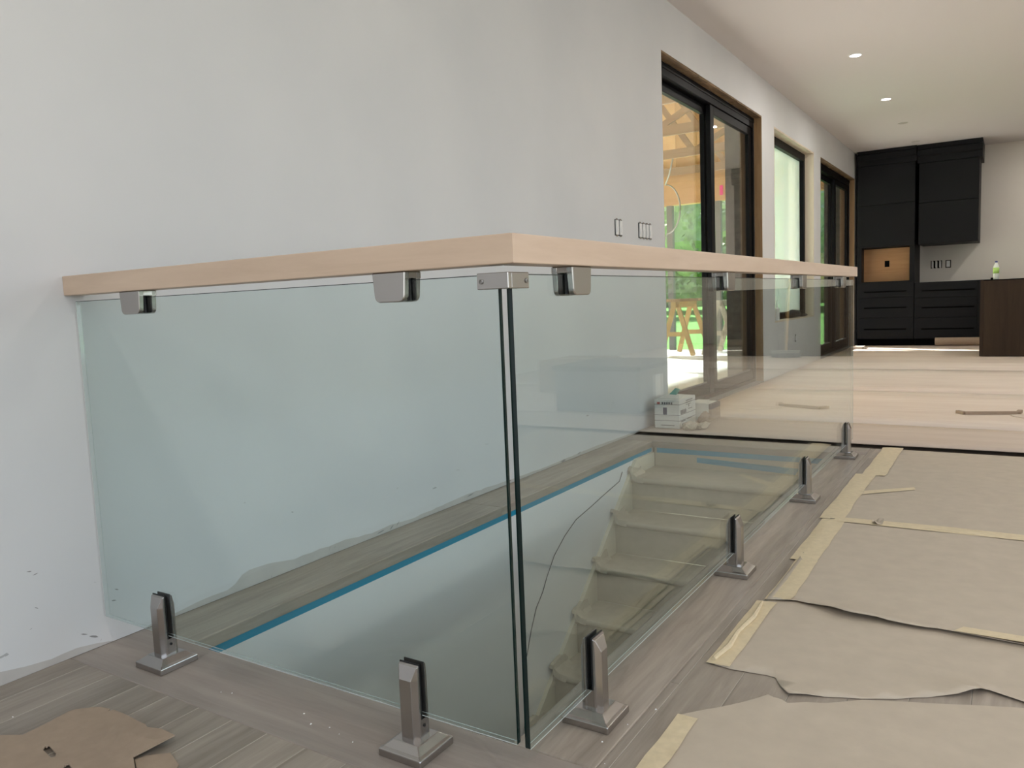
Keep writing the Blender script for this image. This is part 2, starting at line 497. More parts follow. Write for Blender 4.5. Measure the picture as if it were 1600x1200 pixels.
tag(obj('wall_near', mb, 'paint'), 'white wall behind the viewpoint with one wide window opening added for fill light', 'wall', kind='structure')
tag(obj('ceiling', B(-.2, YN - .2, CEIL, XR + .2, YF + .2, CEIL + .25), 'ceil'), 'smooth off white ceiling with recessed lamps', 'ceiling', kind='structure')

# fill light added outside the frame: one area light in each opening
def area(name, loc, rot, sx, sy, watts, col):
    l = bpy.data.lights.new(name, 'AREA'); l.shape = 'RECTANGLE'; l.size = sx; l.size_y = sy; l.energy = watts; l.color = col
    o = bpy.data.objects.new(name, l); C.objects.link(o); o.location = loc; o.rotation_euler = rot
    return o
for a, b_ in WR:
    area('window_fill', (XR + .12, (a + b_) / 2, 1.55), (0, math.pi / 2, 0), 2.0, b_ - a - .06, WINDOW_FILL_W * (b_ - a) / 2.4, (0.94, 0.975, 1.0))
area('window_fill', (3.0, YN - .12, 1.55), (math.pi / 2, 0, 0), 3.5, 2.2, WINDOW_FILL_W * 1.3, (0.94, 0.975, 1.0))

# floor: slab with the stair opening, boards on top as children
mb = MB()
mb.box(-.2, YN, -.30, HX0 - .008, YF, -.016); mb.box(HX1 + .008, YN, -.30, XR, YF, -.016)
mb.box(HX0 - .008, YN, -.30, HX1 + .008, HY0 - .008, -.016); mb.box(HX0 - .008, HY1 + .02, -.30, HX1 + .008, YF, -.016)
floor = tag(obj('floor', mb, 'subfloor'), 'grey washed oak plank floor around the stair opening', 'floor', kind='structure')

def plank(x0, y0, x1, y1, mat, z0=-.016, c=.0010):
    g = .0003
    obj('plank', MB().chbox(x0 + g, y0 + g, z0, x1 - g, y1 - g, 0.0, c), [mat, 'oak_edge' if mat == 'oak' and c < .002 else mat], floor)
# border boards with a nosing over the stair opening
plank(0, -.106, 1.531, HY0, 'oak_x', -.040, .003)
plank(HX1, HY0, 1.531, HY1, 'oak', -.040, .003)
plank(0.0, HY0, HX0, 1.78, 'oak', -.040, .003); plank(0.0, 1.78, HX0, HY1, 'oak', -.040, .003)
plank(0.0, HY1, 1.531, HY1 + .21, 'oak_x', -.040, .003)
# plank rows running away from the viewpoint, left of and in front of the railing
W_ = .1222
x = -.034
k = 0
while x < 3.4:
    x0, x1 = max(x, 0.0), x + W_
    yy = -.106 if x1 < 1.532 else None
    if yy is None:
        ys = [-1.9 + .53 * ((k * 7) % 3)]
        while ys[-1] < HY1 + .21:
            ys.append(ys[-1] + 1.22)
        ys[-1] = HY1 + .21
        x0 = max(x0, 1.532)
    else:
        ys = [-1.9, -.106 - (.42 if k % 3 == 1 else .95), -.106]
    for a, b_ in zip(ys[:-1], ys[1:]):
        if b_ - a > .03 and x1 - x0 > .02:
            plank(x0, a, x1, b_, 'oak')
    x += W_; k += 1

# ------------------------------------------------------------------ stairwell
mb = MB(); mb.box(HX0 - .15, HY0 - 1.6, -2.9, HX0 - .006, HY1 + .25, -.041)
tag(obj('wall_stairwell_left', mb, 'paint'), 'white drywall lining the stairwell below the blue tape', 'wall', kind='structure')
tag(obj('wall_stairwell_right', B(HX1 + .006, HY0 - 1.6, -2.9, HX1 + .15, HY1 + .25, -.041), 'paint'), 'white drywall on the hidden side of the stairwell under the railing', 'wall', kind='structure')
tag(obj('wall_stairwell_near', B(HX0 - .15, HY0 - 1.75, -2.9, HX1 + .15, HY0 - 1.6, -.3), 'paint'), 'white wall at the foot of the stairs', 'wall', kind='structure')
tag(obj('floor_lower', B(HX0 - .2, HY0 - 1.8, -3.0, HX1 + .2, HY1 + .3, -2.9), 'subfloor'), 'lower floor at the foot of the stairs', 'floor', kind='structure')

st = thing('staircase', 'straight stairs wrapped in tan protective paper going down under the railing', 'staircase', (0.8, 3.6, 0), kind='thing')
RUN, RISE = .2613, .2045
def nose(k): return 3.21 - RUN * (k - 1), -.16 - RISE * (k - 1)
SX0, SX1 = HX0 + .016, HX1 - .004
obj('riser', B(SX0, HY1 + .004, -.16, SX1, HY1 + .019, -.041), 'kraft_b', st)
for k in range(1, 14):
    yk, zk = nose(k)
    yb = HY1 + .004 if k == 1 else nose(k - 1)[0] + .02
    # tread with a round nosing
    prof = [(yb, zk), (yb, zk - .036), (yk + .018, zk - .036)]
    prof += [(yk + .018 - .018 * math.sin(a), zk - .018 - .018 * math.cos(a)) for a in [math.pi * i / 8 for i in range(1, 8)]]
    prof += [(yk + .018, zk)]
    obj('tread', MB().prism(prof, SX0, SX1, 'X'), 'kraft_b', st)
    obj('riser', B(SX0, yk + .022, zk - RISE, SX1, yk + .037, zk - .036), 'kraft_b', st)
    # creased paper turned up against the skirt board at the left end of the tread
    rnd = random.Random(k)
    mbp = MB(); rows = []
    for i in range(7):
        t = i / 6; yy = yk + .006 + t * .15
        j = lambda s: rnd.uniform(-s, s)
        up = .030 + .010 * math.sin(t * 5 + k) + j(.006)
        rows.append([(SX0 + .075 + j(.010), yy, zk + .0015), (SX0 + .034 + j(.005), yy, zk + .004 + abs(j(.003))), (SX0 + .012 + j(.003), yy, zk + .022),
                     (SX0 + .0065, yy + j(.004), zk + up * .8 + .012), (SX0 + .002, yy + j(.006), zk + up + .022), (HX0 - .002, yy, zk + up + .024)])
    rows.insert(0, [(p[0], yk - .004, p[1 + 1] - .030 if i < 4 else p[2] - .018) for i, p in enumerate(rows[0])])
    n = 6
    mbp.add([p for r in rows for p in r], [(a * n + b_, a * n + b_ + 1, (a + 1) * n + b_ + 1, (a + 1) * n + b_) for a in range(len(rows) - 1) for b_ in range(n - 1)])
    obj('paper_flap', mbp, 'kraft_b', st)
zs = lambda y: -.120 + (y - 3.243) * .825
obj('skirt_board', MB().prism([(3.31, -.064), (-.2, zs(-.2)), (-.2, zs(-.2) - .34), (3.60, zs(3.6) - .34), (3.60, -.07)], HX0 - .0055, HX0 + .0158, 'X'), 'skirt', st)

def strip_obj(name, mb, mat, label, cat, group=None): return tag(obj(name, mb, mat), label, cat, group)
strip_obj('blue_tape', B(HX0 - .0062, HY0, -.068, HX0 - .0052, HY1, -.0405), 'tape', "long strip of blue painter's tape under the ledge along the wall side of the stairwell", 'tape')
strip_obj('blue_tape', B(HX0 + .03, HY1 + .0028, -.073, HX1 - .01, HY1 + .0042, -.0415), 'tape', "blue painter's tape across the top riser at the far end of the stairwell", 'tape')
a0 = MB().add([(.53, HY1 + .0028, -.088), (.53, HY1 + .0028, -.121), (1.14, HY1 + .0020, -.152), (1.165, HY1 + .0020, -.112), (.85, HY1 - .004, -.100)], [(0, 1, 2, 3, 4)])
strip_obj('blue_tape', a0, 'tape', "loose slanted strip of blue painter's tape on the top riser, below the straight one", 'tape')

# ------------------------------------------------------------------ recessed lamps
def lamp(x, y, on, label, watts=LAMP_W):
    t = thing('ceiling_lamp', label, 'lamp', (x, y, CEIL), 'recessed lamps in the ceiling')
    obj('trim_ring', MB().lathe([(.062, CEIL - .001), (.060, CEIL - .005), (.050, CEIL - .006), (.049, CEIL - .001)], x, y, 28), 'white' if on else 'lamp_off', t)
    obj('diffuser', MB().lathe([(.0489, CEIL - .0005), (.0489, CEIL - .004)], x, y, 28), 'lamp' if on else 'lamp_off', t)
    if on:
        l = bpy.data.lights.new('lamp_light', 'AREA'); l.shape = 'DISK'; l.size = .09; l.energy = watts; l.color = (1.0, .945, .88)
        o = bpy.data.objects.new('lamp_light', l); C.objects.link(o); o.location = (0, 0, -.012); o.parent = t
for x, y, on, lab in ((.92, 7.08, True, 'lit round recessed ceiling lamp nearest in view, above the first sliding door'),
                      (.92, 9.2, True, 'lit round recessed ceiling lamp farther along, second in the row'),
                      (.92, 10.85, False, 'unlit grey round ceiling fitting just beyond the two lit lamps'),
                      (.92, 12.5, False, 'unlit grey round ceiling fitting farthest along, close to the black cabinets')):
    lamp(x, y, on, lab, LAMP_W * .55)
for x, y, lab in ((3.3, 1.75, 'above the long glass panel'), (3.3, -.85, 'above the near floor paper'), (2.2, -3.1, 'behind the viewpoint'), (4.6, -2.6, 'in the near corner'), (2.9, 7.08, 'first of the second row'),
                  (2.9, 9.2, 'second of the second row, before the island'), (2.9, 10.9, 'above the island'), (2.9, 12.6, 'between island and kitchen wall'), (4.9, 5.0, 'by the far wall'), (4.9, 9.2, 'by the far wall opposite the window'), (4.9, 12.3, 'in the kitchen corner')):
    lamp(x, y, True, 'assumed round recessed lamp out of view, ' + lab, LAMP_W * (.5 if y > 6 else 1.0))  # rear, kitchen and far wall lamps are unseen ones added for brightness

# ------------------------------------------------------------------ doors and window
def sliding_door(name, y0, y1, zt, label, split):
    d = thing(name, label, 'door', (-.1, (y0 + y1) / 2, 0), kind='structure')
    f = MB()
    X0, X1 = -.20, -.082
    f.box(X0, y0, zt - .115, X1, y1, zt - .018); f.box(X0, y0, .0, X1, y1, .045)
    f.box(X0, y0, .045, X1, y0 + .05, zt - .115); f.box(X0, y1 - .05, .045, X1, y1, zt - .115)
    f.box(X1, y0, zt - .06, X1 + .006, y1, zt - .018)
    f.box(X0, y0 + .05, zt - .128, -.155, y1 - .05, zt - .115); f.box(-.142, y0 + .05, .045, -.138, y1 - .05, .06)
    obj('door_frame', f, 'black', d, .002)
    def panel(a, b_, xo, xi, st, bt, tp):
        z0, z1 = .048, zt - .118
        p = MB()
        p.box(xo, a, z0, xi, a + st, z1); p.box(xo, b_ - st, z0, xi, b_, z1)
        p.box(xo, a + st, z0, xi, b_ - st, z0 + bt); p.box(xo, a + st, z1 - tp, xi, b_ - st, z1)
        po = obj('door_panel', p, 'black', d, .003)
        xm = (xo + xi) / 2
        obj('pane', B(xm - .003, a + st, z0 + bt, xm + .003, b_ - st, z1 - tp), 'pane', po)
        g = MB(); e = .012
        g.box(xm + .004, a + st, z0 + bt, xi - .006, b_ - st, z0 + bt + e)
        obj('glazing_bead', g, 'grey_metal', po)
        return po
    panel(y0 + .05, split + .075, -.192, -.150, .10, .09, .075)
    pb = panel(split - .015, y1 - .05, -.136, -.094, .10, .09, .075)
    # rough opening: brown studs at the side, header over the frame
    obj('jamb_board', B(-.079, y1 - .004, 0.0, -.001, y1 + .0, zt), 'lumber', d)
    obj('jamb_board', B(-.079, y0 - .0, 0.0, -.001, y0 + .004, zt), 'lumber', d)
    hd = MB()
    n = 26
    for i in range(n):
        a = y0 + (y1 - y0) * i / n; b_ = y0 + (y1 - y0) * (i + 1) / n
        hd.box(-.079, a, zt - .012 - .006 * random.random(), -.001 - .004 * random.random(), b_, zt)
    obj('header_board', hd, 'lumber_y', d)
    obj('threshold', B(-.079, y0, 0.0, .004, y1, .014), 'grey_metal', d)
    return d
sliding_door('door_1', D1[0], D1[1], D1[2], 'nearer black framed sliding glass door with brown lumber showing round it', 5.90)
sliding_door('door_2', D2[0], D2[1], D2[2], 'farther black framed sliding glass door next to the black cabinets', 11.72)

wd = thing('window_1', 'black framed fixed window with pale wood reveals between the two sliding doors', 'window', (-.1, (W1[0] + W1[1]) / 2, W1[2]), kind='structure')
f = MB(); X0, X1 = -.20, -.108; y0, y1, z0, z1 = W1
f.box(X0, y0, z1 - .11, X1, y1, z1 - .018); f.box(X0, y0, z0 + .018, X1, y1, z0 + .09); f.box(X0, y0, z0 + .09, X1, y0 + .09, z1 - .11); f.box(X0, y1 - .10, z0 + .09, X1, y1, z1 - .11)
obj('window_frame', f, 'black', wd, .003)
obj('pane', B(-.165, y0 + .09, z0 + .09, -.159, y1 - .10, z1 - .11), 'pane_film', wd)
obj('sill_board', B(-.107, y0 + .001, z0, .0, y1 - .001, z0 + .018), 'pine', wd)
obj('jamb_board', B(-.2, y1 - .018, z0 + .018, -.0005, y1, z1), 'pine', wd)
obj('jamb_board', B(-.2, y0, z0 + .018, -.0005, y0 + .018, z1), 'pine', wd)
obj('head_board', B(-.107, y0 + .018, z1 - .018, -.0005, y1 - .018, z1), 'pine', wd)
sk = obj('sticker', B(-.1586, y0 + .42, 1.50, -.158, y0 + .66, 1.85), 'sticker', wd)
sk['label'] = 'pale sticker with red print on the glass'
mb = MB()
for i in range(6):
    mb.box(-.1579, y0 + .44, 1.53 + i * .052, -.1576, y0 + .44 + .2 * random.uniform(.7, 1), 1.555 + i * .052)
obj('print_lines', mb, 'ink_red', sk)

# dark tool and clutter on the window sill
t = thing('power_tool', 'dark power tool left lying on the window sill', 'tool', (-.05, 8.9, W1[2] + .018))
obj('tool_body', MB().tube([(-.06, 8.55, W1[2] + .065), (-.05, 8.8, W1[2] + .075), (-.05, 9.05, W1[2] + .062), (-.06, 9.2, W1[2] + .05)], [.03, .046, .04, .02], 10), 'dark_tool', t, smooth=True)
obj('tool_handle', MB().tube([(-.05, 8.95, W1[2] + .06), (-.03, 9.2, W1[2] + .035), (-.03, 9.45, W1[2] + .034)], .016, 8), 'dark_tool', t, smooth=True)
t = thing('sealant_tube', 'pale sealant tube standing at the near end of the window sill', 'tube', (-.05, 8.0, W1[2] + .018))
obj('tube_body', MB().lathe([(.03, W1[2] + .018), (.03, W1[2] + .15), (.012, W1[2] + .165)], -.045, 8.0, 16), 'white', t)
obj('nozzle', MB().lathe([(.010, W1[2] + .165), (.003, W1[2] + .24)], -.045, 8.0, 10), 'white', t)

# electrical boxes in the left wall
def switch_box(y0, y1, z0, z1, n, label):
    t = thing('switch_box', label, 'switch', (0, (y0 + y1) / 2, z0))
    obj('wall_box', B(-.0, y0, z0, .0015, y1, z1), 'metal_box', t)
    w_ = (y1 - y0) / n
    for i in range(n):
        a = y0 + i * w_; c = a + w_ / 2
        mb_ = MB().box(.0015, c - w_ * .34, z0 + .006, .010, c + w_ * .34, z1 - .006)
        s_ = obj('switch', mb_, 'white', t, .0015)
        obj('yoke', B(.0015, c - w_ * .2, z0 - .006, .005, c + w_ * .2, z0 + .006), 'steel', t); obj('yoke', B(.0015, c - w_ * .2, z1 - .006, .005, c + w_ * .2, z1 + .006), 'steel', t)
        obj('rocker', B(.010, c - w_ * .22, z0 + .022, .013, c + w_ * .22, z0 + .058), 'white', s_)
switch_box(3.602, 3.717, 1.362, 1.468, 2, 'two gang switch box without cover plate on the wall above the handrail')
switch_box(3.992, 4.229, 1.364, 1.470, 4, 'four gang switch box without cover plate beside the first sliding door')
t = thing('outlet_box', 'small uncovered outlet box low on the wall under the window', 'outlet', (0, 8.7, .35))
obj('wall_box', B(0, 8.68, .34, .002, 8.72, .43), 'metal_box', t); obj('outlet', B(.002, 8.688, .355, .006, 8.712, .415), 'white', t)

# ------------------------------------------------------------------ glass railing
ZG, ZT, ZB, ZH = .081, .9993, 1.0167, 1.07
def glass_panel(x0, y0, x1, y1, ZG, label, long_axis):
    t = thing('glass_railing', label, 'railing', ((x0 + x1) / 2, (y0 + y1) / 2, ZG))
    e = .0012
    mb_ = MB().box(x0, y0, ZG, x1, y1, ZT)
    o = obj('pane', mb_, ['glass', 'edge'], t)
    for p in o.data.polygons:
        n_ = p.normal
        big = abs(n_.x) > .5 if long_axis == 'Y' else abs(n_.y) > .5
        corner = n_.y < -.5 if long_axis == 'Y' else n_.x > .5
        p.material_index = 1 if corner else 0  # dark colour stands in for internal reflection at the corner edge
    # edge glints painted pale along foot and far end, dark reflection along the top
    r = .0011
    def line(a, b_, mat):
        obj('edge_line', MB().bar(a, b_, r, r), mat, t)
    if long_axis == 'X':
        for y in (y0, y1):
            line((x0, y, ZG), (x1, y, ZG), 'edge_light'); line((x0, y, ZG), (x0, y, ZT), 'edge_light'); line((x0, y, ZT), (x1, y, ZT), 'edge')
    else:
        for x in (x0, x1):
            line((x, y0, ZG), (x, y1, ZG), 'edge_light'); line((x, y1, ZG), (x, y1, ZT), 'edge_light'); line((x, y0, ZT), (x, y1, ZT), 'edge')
    return t
glass_panel(.014, 0.0, 1.4265, .012, .087, 'shorter pale green glass railing panel facing the viewer, running to the wall', 'X')
glass_panel(1.434, .017, 1.446, 3.70, .074, 'longer pale green glass railing panel running along the stair opening', 'Y')

hr = thing('handrail', 'pale maple handrail turning the corner above the glass panels', 'handrail', (1.446, 0, ZB))
xo, yo, xi, yi = 1.476, -.0243, 1.416, .0357
obj('rail_section', MB().prism([(0.0, yo), (xo, yo), (xi, yi), (0.0, yi)], ZB, ZH), 'maple_x', hr, .002)
obj('rail_section', MB().prism([(xo, yo), (xo, 3.648), (xi, 3.648), (xi, yi)], ZB, ZH), 'maple_y', hr, .002)

def rail_clamp():
    """local: u along the rail is X, outer side is -Y, glass centre plane at y = 0, z from the rail underside down"""
    t = thing('rail_clamp', '', 'clamp')
    hw = .043
    def cheek(ya, yb):
        r = .013; zl = -.060
        poly = [(-hw, 0), (-hw + .004, zl + r)]
        poly += [(-hw + .004 + r - r * math.cos(a), zl + r - r * math.sin(a)) for a in [math.pi / 2 * i / 5 for i in range(1, 6)]]
        poly += [(hw - .004 - r + r * math.sin(a), zl + r - r * math.cos(a)) for a in [math.pi / 2 * i / 5 for i in range(0, 6)]]
        poly += [(hw, 0)]
        return MB().prism(poly, ya, yb, 'Y')
    obj('cheek', cheek(-.026, -.0105), 'steel', t, .0025)
    obj('cheek', cheek(.0105, .024), 'steel', t, .0025)
    obj('saddle', B(-hw + .001, -.0255, -.0145, hw - .001, .0255, 0.0), 'steel', t, .002)
    g = MB().box(-hw + .002, -.0106, -.057, hw - .002, -.0061, -.0145).box(-hw + .002, .0061, -.057, hw - .002, .0106, -.0145)
    obj('gasket', g, 'rubber', t)
    return t
def spigot():
    """local: glass runs along X, outer side is -Y, base on the floor"""
    t = thing('glass_spigot', '', 'spigot')
    s = .057
    obj('base_plate', MB().loft([[(-s, -s, 0), (s, -s, 0), (s, s, 0), (-s, s, 0)], [(-s, -s, .017), (s, -s, .017), (s, s, .017), (-s, s, .017)],
                                 [(-s + .008, -s + .008, .021), (s - .008, -s + .008, .021), (s - .008, s - .008, .021), (-s + .008, s - .008, .021)],
                                 [(-.034, -.034, .033), (.034, -.034, .033), (.034, .034, .033), (-.034, .034, .033)]]), 'steel', t, .002)
    oct_ = lambda a, c, z: [(-a + c, -a, z), (a - c, -a, z), (a, -a + c, z), (a, a - c, z), (a - c, a, z), (-a + c, a, z), (-a, a - c, z), (-a, -a + c, z)]
    obj('slot_block', B(-.0255, -.0086, .031, .0255, .0086, .077), 'steel', t)
    def cheek(sg):
        hw, c = .026, .011
        def ring(z, d):
            return [(-hw, sg * .0085, z), (hw, sg * .0085, z), (hw, sg * (.026 - c), z), (hw - c, sg * (.026 - d), z), (-hw + c, sg * (.026 - d), z), (-hw, sg * (.026 - c), z)]
        top = [(-hw, sg * .0085, .197), (hw, sg * .0085, .197), (hw, sg * .0135, .194), (hw - .003, sg * .0145, .194), (-hw + .003, sg * .0145, .194), (-hw, sg * .0135, .194)]
        return MB().loft([ring(.030, 0), ring(.166, 0), top])
    obj('cheek', cheek(-1), 'steel', t, .0012)
    obj('cheek', cheek(1), 'steel', t, .0012)
    obj('gasket', MB().box(-.0265, -.0086, .078, .0265, -.0058, .1985).box(-.0265, .0058, .078, .0265, .0086, .1985), 'rubber', t)
    pl = MB()
    pl.lathe([(.0035, 0), (.0035, .0015)], 0, 0, 12)
    pl.v = [(z + .0255, x, y + .062) for x, y, z in pl.v]
    obj('grub_screw', pl, 'rubber', t)
    return t
c0, s0 = rail_clamp(), spigot()
GY, GX = .006, 1.440
def put(o, first, loc, rz, label, group):
    q = o if first else copy_tree(o)
    q.location = loc; q.rotation_euler = (0, 0, rz); q['label'] = label; q['group'] = group
    return q
cl = [(.30, GY, 0, 'steel rail clamp on the short glass panel, the one close to the wall'),
      (1.18, GY, 0, 'steel rail clamp on the short glass panel, the one close to the corner'),
      (GX, .263, 1, 'steel rail clamp on the long glass panel, first after the corner'),
      (GX, 1.30, 1, 'steel rail clamp on the long glass panel, second from the corner'),
      (GX, 2.35, 1, 'steel rail clamp on the long glass panel, third from the corner'),
      (GX, 3.31, 1, 'steel rail clamp on the long glass panel, at the far end of the handrail')]
sp = [(.285, GY, 0, 'steel glass spigot on the floor nearest the wall'),
      (1.163, GY, 0, 'steel glass spigot under the short panel, close to the corner'),
      (GX + .004, .305, 1, 'steel glass spigot under the long panel, first after the corner'),
      (GX + .004, 1.373, 1, 'steel glass spigot under the long panel, second from the corner'),
      (GX + .004, 2.445, 1, 'steel glass spigot under the long panel, third from the corner'),
      (GX + .004, 3.492, 1, 'steel glass spigot under the far end of the long panel')]
for i, (x, y, r, lab) in enumerate(reversed(cl)):
    put(c0, i == len(cl) - 1, (x, y, ZB), r * math.pi / 2, lab, 'rail clamps under the handrail')
for i, (x, y, r, lab) in enumerate(reversed(sp)):
    put(s0, i == len(sp) - 1, (x, y, 0), r * math.pi / 2, lab, 'spigots holding the glass')

# corner bracket joining the two panels at the top
cb = thing('corner_bracket', 'steel corner bracket with round screws joining the two glass panels', 'bracket', (1.45, -.01, .972))
mb = MB()
zb0, zb1 = .9725, 1.0025
mb.box(1.388, -.0125, zb0, 1.4575, -.0005, zb1)
mb.box(1.4455, -.0005, zb0, 1.4575, .060, zb1)
mb.box(1.388, .0125, zb0, 1.420, .020, zb1); mb.box(1.425, .020, zb0, 1.4325, .060, zb1)
mb.box(1.388, -.0005, .9995, 1.4455, .060, zb1)
obj('bracket_body', mb, 'steel', cb, .0015)
def screw(cx, cy, cz, ax):
    s_ = MB().lathe([(.0046, 0), (.0046, .002), (.0036, .0026), (.0024, .0026), (.002, .0012)], 0, 0, 14)
    if ax == '-y': s_.v = [(cx + x, cy - z, cz + y) for x, y, z in s_.v]
    else: s_.v = [(cx + z, cy + x, cz + y) for x, y, z in s_.v]
    obj('screw', s_, 'steel_d', cb)
screw(1.398, -.0125, .987, '-y'); screw(1.4575, .050, .987, 'x')

# ------------------------------------------------------------------ paper on the floor
def hgt(seed, amp):
    def f(x, y):
        v = Vector((x * 3.2, y * 5.5, seed * 7.3))
        w1 = noise.noise(v)
        rid = 1 - abs(noise.noise(Vector((x * 1.1 + y * .4, y * 2.6, seed * 2.1 + 5))))
        return .0022 + amp * max(0, w1) + amp * 1.3 * max(0, rid - .86) / .14
    return f
hA, hB_, hC_, hD_ = hgt(1, .0016), hgt(2, .0020), hgt(3, .0022), hgt(4, .0028)
XE = 3.6
def bump(x, y, cx, cy, rx, ry, h): return h * math.exp(-((x - cx) / rx) ** 2 - ((y - cy) / ry) ** 2)
def hBl(x, y): return .0035 + hB_(x, y) + bump(x, y, 1.84, 1.13, .16, .05, .022) + bump(x, y, 1.67, 1.15, .05, .03, .006) + bump(x, y, 2.15, 1.12, .12, .03, .008)
def hCl(x, y): return hC_(x, y) + bump(x, y, 1.70, .645, .10, .02, .004) + bump(x, y, 2.16, .80, .06, .03, .016) + bump(x, y, 1.82, .60, .04, .03, .008) + bump(x, y, 1.585, .75, .02, .12, .006)
def hDl(x, y): return hD_(x, y) - .001 + bump(x, y, 1.80, .56, .05, .03, .006)

pa = tag(obj('kraft_paper_sheet', sheet([(1.60, 2.10)] + ragged((1.62, 2.10), (XE, 2.13), 14, .006, 1) + [(XE, 2.13), (XE, 3.80), (1.60, 3.805)], .07, hA), 'kraft', smooth=True),
         'tan floor paper sheet farthest along, ending by the far spigot', 'floor paper', 'floor papers beside the railing')
pb_ = tag(obj('kraft_paper_sheet', sheet(ragged((1.605, 1.155), (1.69, 1.185), 4, .01, 2) + ragged((1.69, 1.185), (1.86, 1.12), 8, .012, 3) + ragged((1.86, 1.12), (2.10, 1.135), 8, .008, 4) + ragged((2.10, 1.135), (XE, 1.15), 10, .01, 5) + [(XE, 1.15), (XE, 2.2), (1.605, 2.17)], .05, hBl), 'kraft', smooth=True, solid=.001),
          'tan floor paper sheet with a torn lifted near edge and dark gap', 'floor paper', 'floor papers beside the railing')
pc = tag(obj('kraft_paper_sheet', sheet(ragged((1.60, .672), (1.752, .676), 7, .01, 6) + ragged((1.752, .676), (1.80, .601), 4, .012, 7) + ragged((1.80, .601), (2.02, .70), 6, .014, 8) + ragged((2.02, .70), (2.167, .795), 5, .012, 9) + ragged((2.167, .795), (2.2, .83), 2, .0, 9) + [(2.2, .83), (2.3, .80), (XE, .78), (XE, 1.22), (1.60, 1.22)], .05, hCl), 'kraft', smooth=True, solid=.001),
         'tan floor paper sheet with a jagged cut near edge, between torn and nearest sheets', 'floor paper', 'floor papers beside the railing')
pd = tag(obj('kraft_paper_sheet', sheet([(1.615, -.9)] + [(2.4, -.95), (XE, -.9), (XE, .86)] + ragged((2.4, .84), (1.95, .66), 6, .01, 10) + ragged((1.95, .66), (1.809, .552), 4, .01, 11) + ragged((1.809, .552), (1.76, .573), 3, .008, 12) + ragged((1.76, .573), (1.605, .40), 7, .008, 13) + [(1.605, .40)], .06, hDl), 'kraft', smooth=True),
         'tan floor paper sheet nearest the viewer, below the exposed floor patch', 'floor paper', 'floor papers beside the railing')

def tape_strip(parent, outline, hf, label=None, lift=.003):
    o = obj('masking_tape', sheet(outline, .03, lambda x, y: max(.0012, hf(x, y) + lift)), 'mask', parent, smooth=True)
    return o
def xedge(y, s): return .006 * noise.noise(Vector((y * 9, s, .3)))
def long_tape(parent, xl, xr, y0, y1, hf, s, n=None):
    n = n or max(3, int((y1 - y0) / .06))
    L = [(xl + xedge(y0 + (y1 - y0) * i / n, s), y0 + (y1 - y0) * i / n) for i in range(n + 1)]
    R = [(xr + xedge(y0 + (y1 - y0) * i / n, s + 9), y0 + (y1 - y0) * i / n) for i in range(n, -1, -1)]
    tape_strip(parent, L[::1] + R, lambda x, y: hf(x, y) if x > xl + .035 else .0012 + (hf(x, y)) * max(0, (x - xl) / .035))
long_tape(pa, 1.592, 1.70, 3.05, 3.845, hA, 1); long_tape(pa, 1.562, 1.655, 2.16, 3.07, hA, 2)
long_tape(pb_, 1.578, 1.668, 1.585, 2.155, hBl, 3); long_tape(pb_, 1.598, 1.672, 1.17, 1.59, hBl, 4)
long_tape(pc, 1.578, 1.638, .675, 1.15, hCl, 5); long_tape(pd, 1.604, 1.652, -.85, .40, hDl, 6)
tape_strip(pa, [(1.62, 2.12), (XE, 2.13), (XE, 2.21), (1.9, 2.20), (1.63, 2.185)], lambda x, y: max(hA(x, y), hBl(x, y)) + .0008)
tape_strip(pa, [(1.66, 2.63), (1.86, 2.81), (1.85, 2.86), (1.655, 2.70)], hA)
tape_strip(pb_, [(2.11, 1.13), (XE, 1.14), (XE, 1.20), (2.13, 1.19)], hBl)
# rolled over creased tape at the near left corner of the third sheet
cr = MB().tube([(1.592, .69, .010), (1.605, .78, .011), (1.598, .88, .010), (1.61, 1.00, .012), (1.60, 1.13, .010)], [.006, .008, .006, .007, .004], 7)
obj('creased_tape', cr, 'mask', pc)
# small scrap on the tape seam
rp = random.Random(5)
mb = MB(); ring = []
for i in range(9):
    a = 2 * math.pi * i / 9
    ring.append((1.787 + .028 * math.cos(a) * rp.uniform(.5, 1), 2.15 + .03 * math.sin(a) * rp.uniform(.5, 1), .010 + .018 * rp.random()))
mb.add(ring + [(1.787, 2.15, .012)], [(i, (i + 1) % 9, 9) for i in range(9)])
tag(obj('paper_scrap', mb, 'kraft', solid=.001), 'small curled scrap of tan paper on the tape seam between two floor sheets', 'scrap')

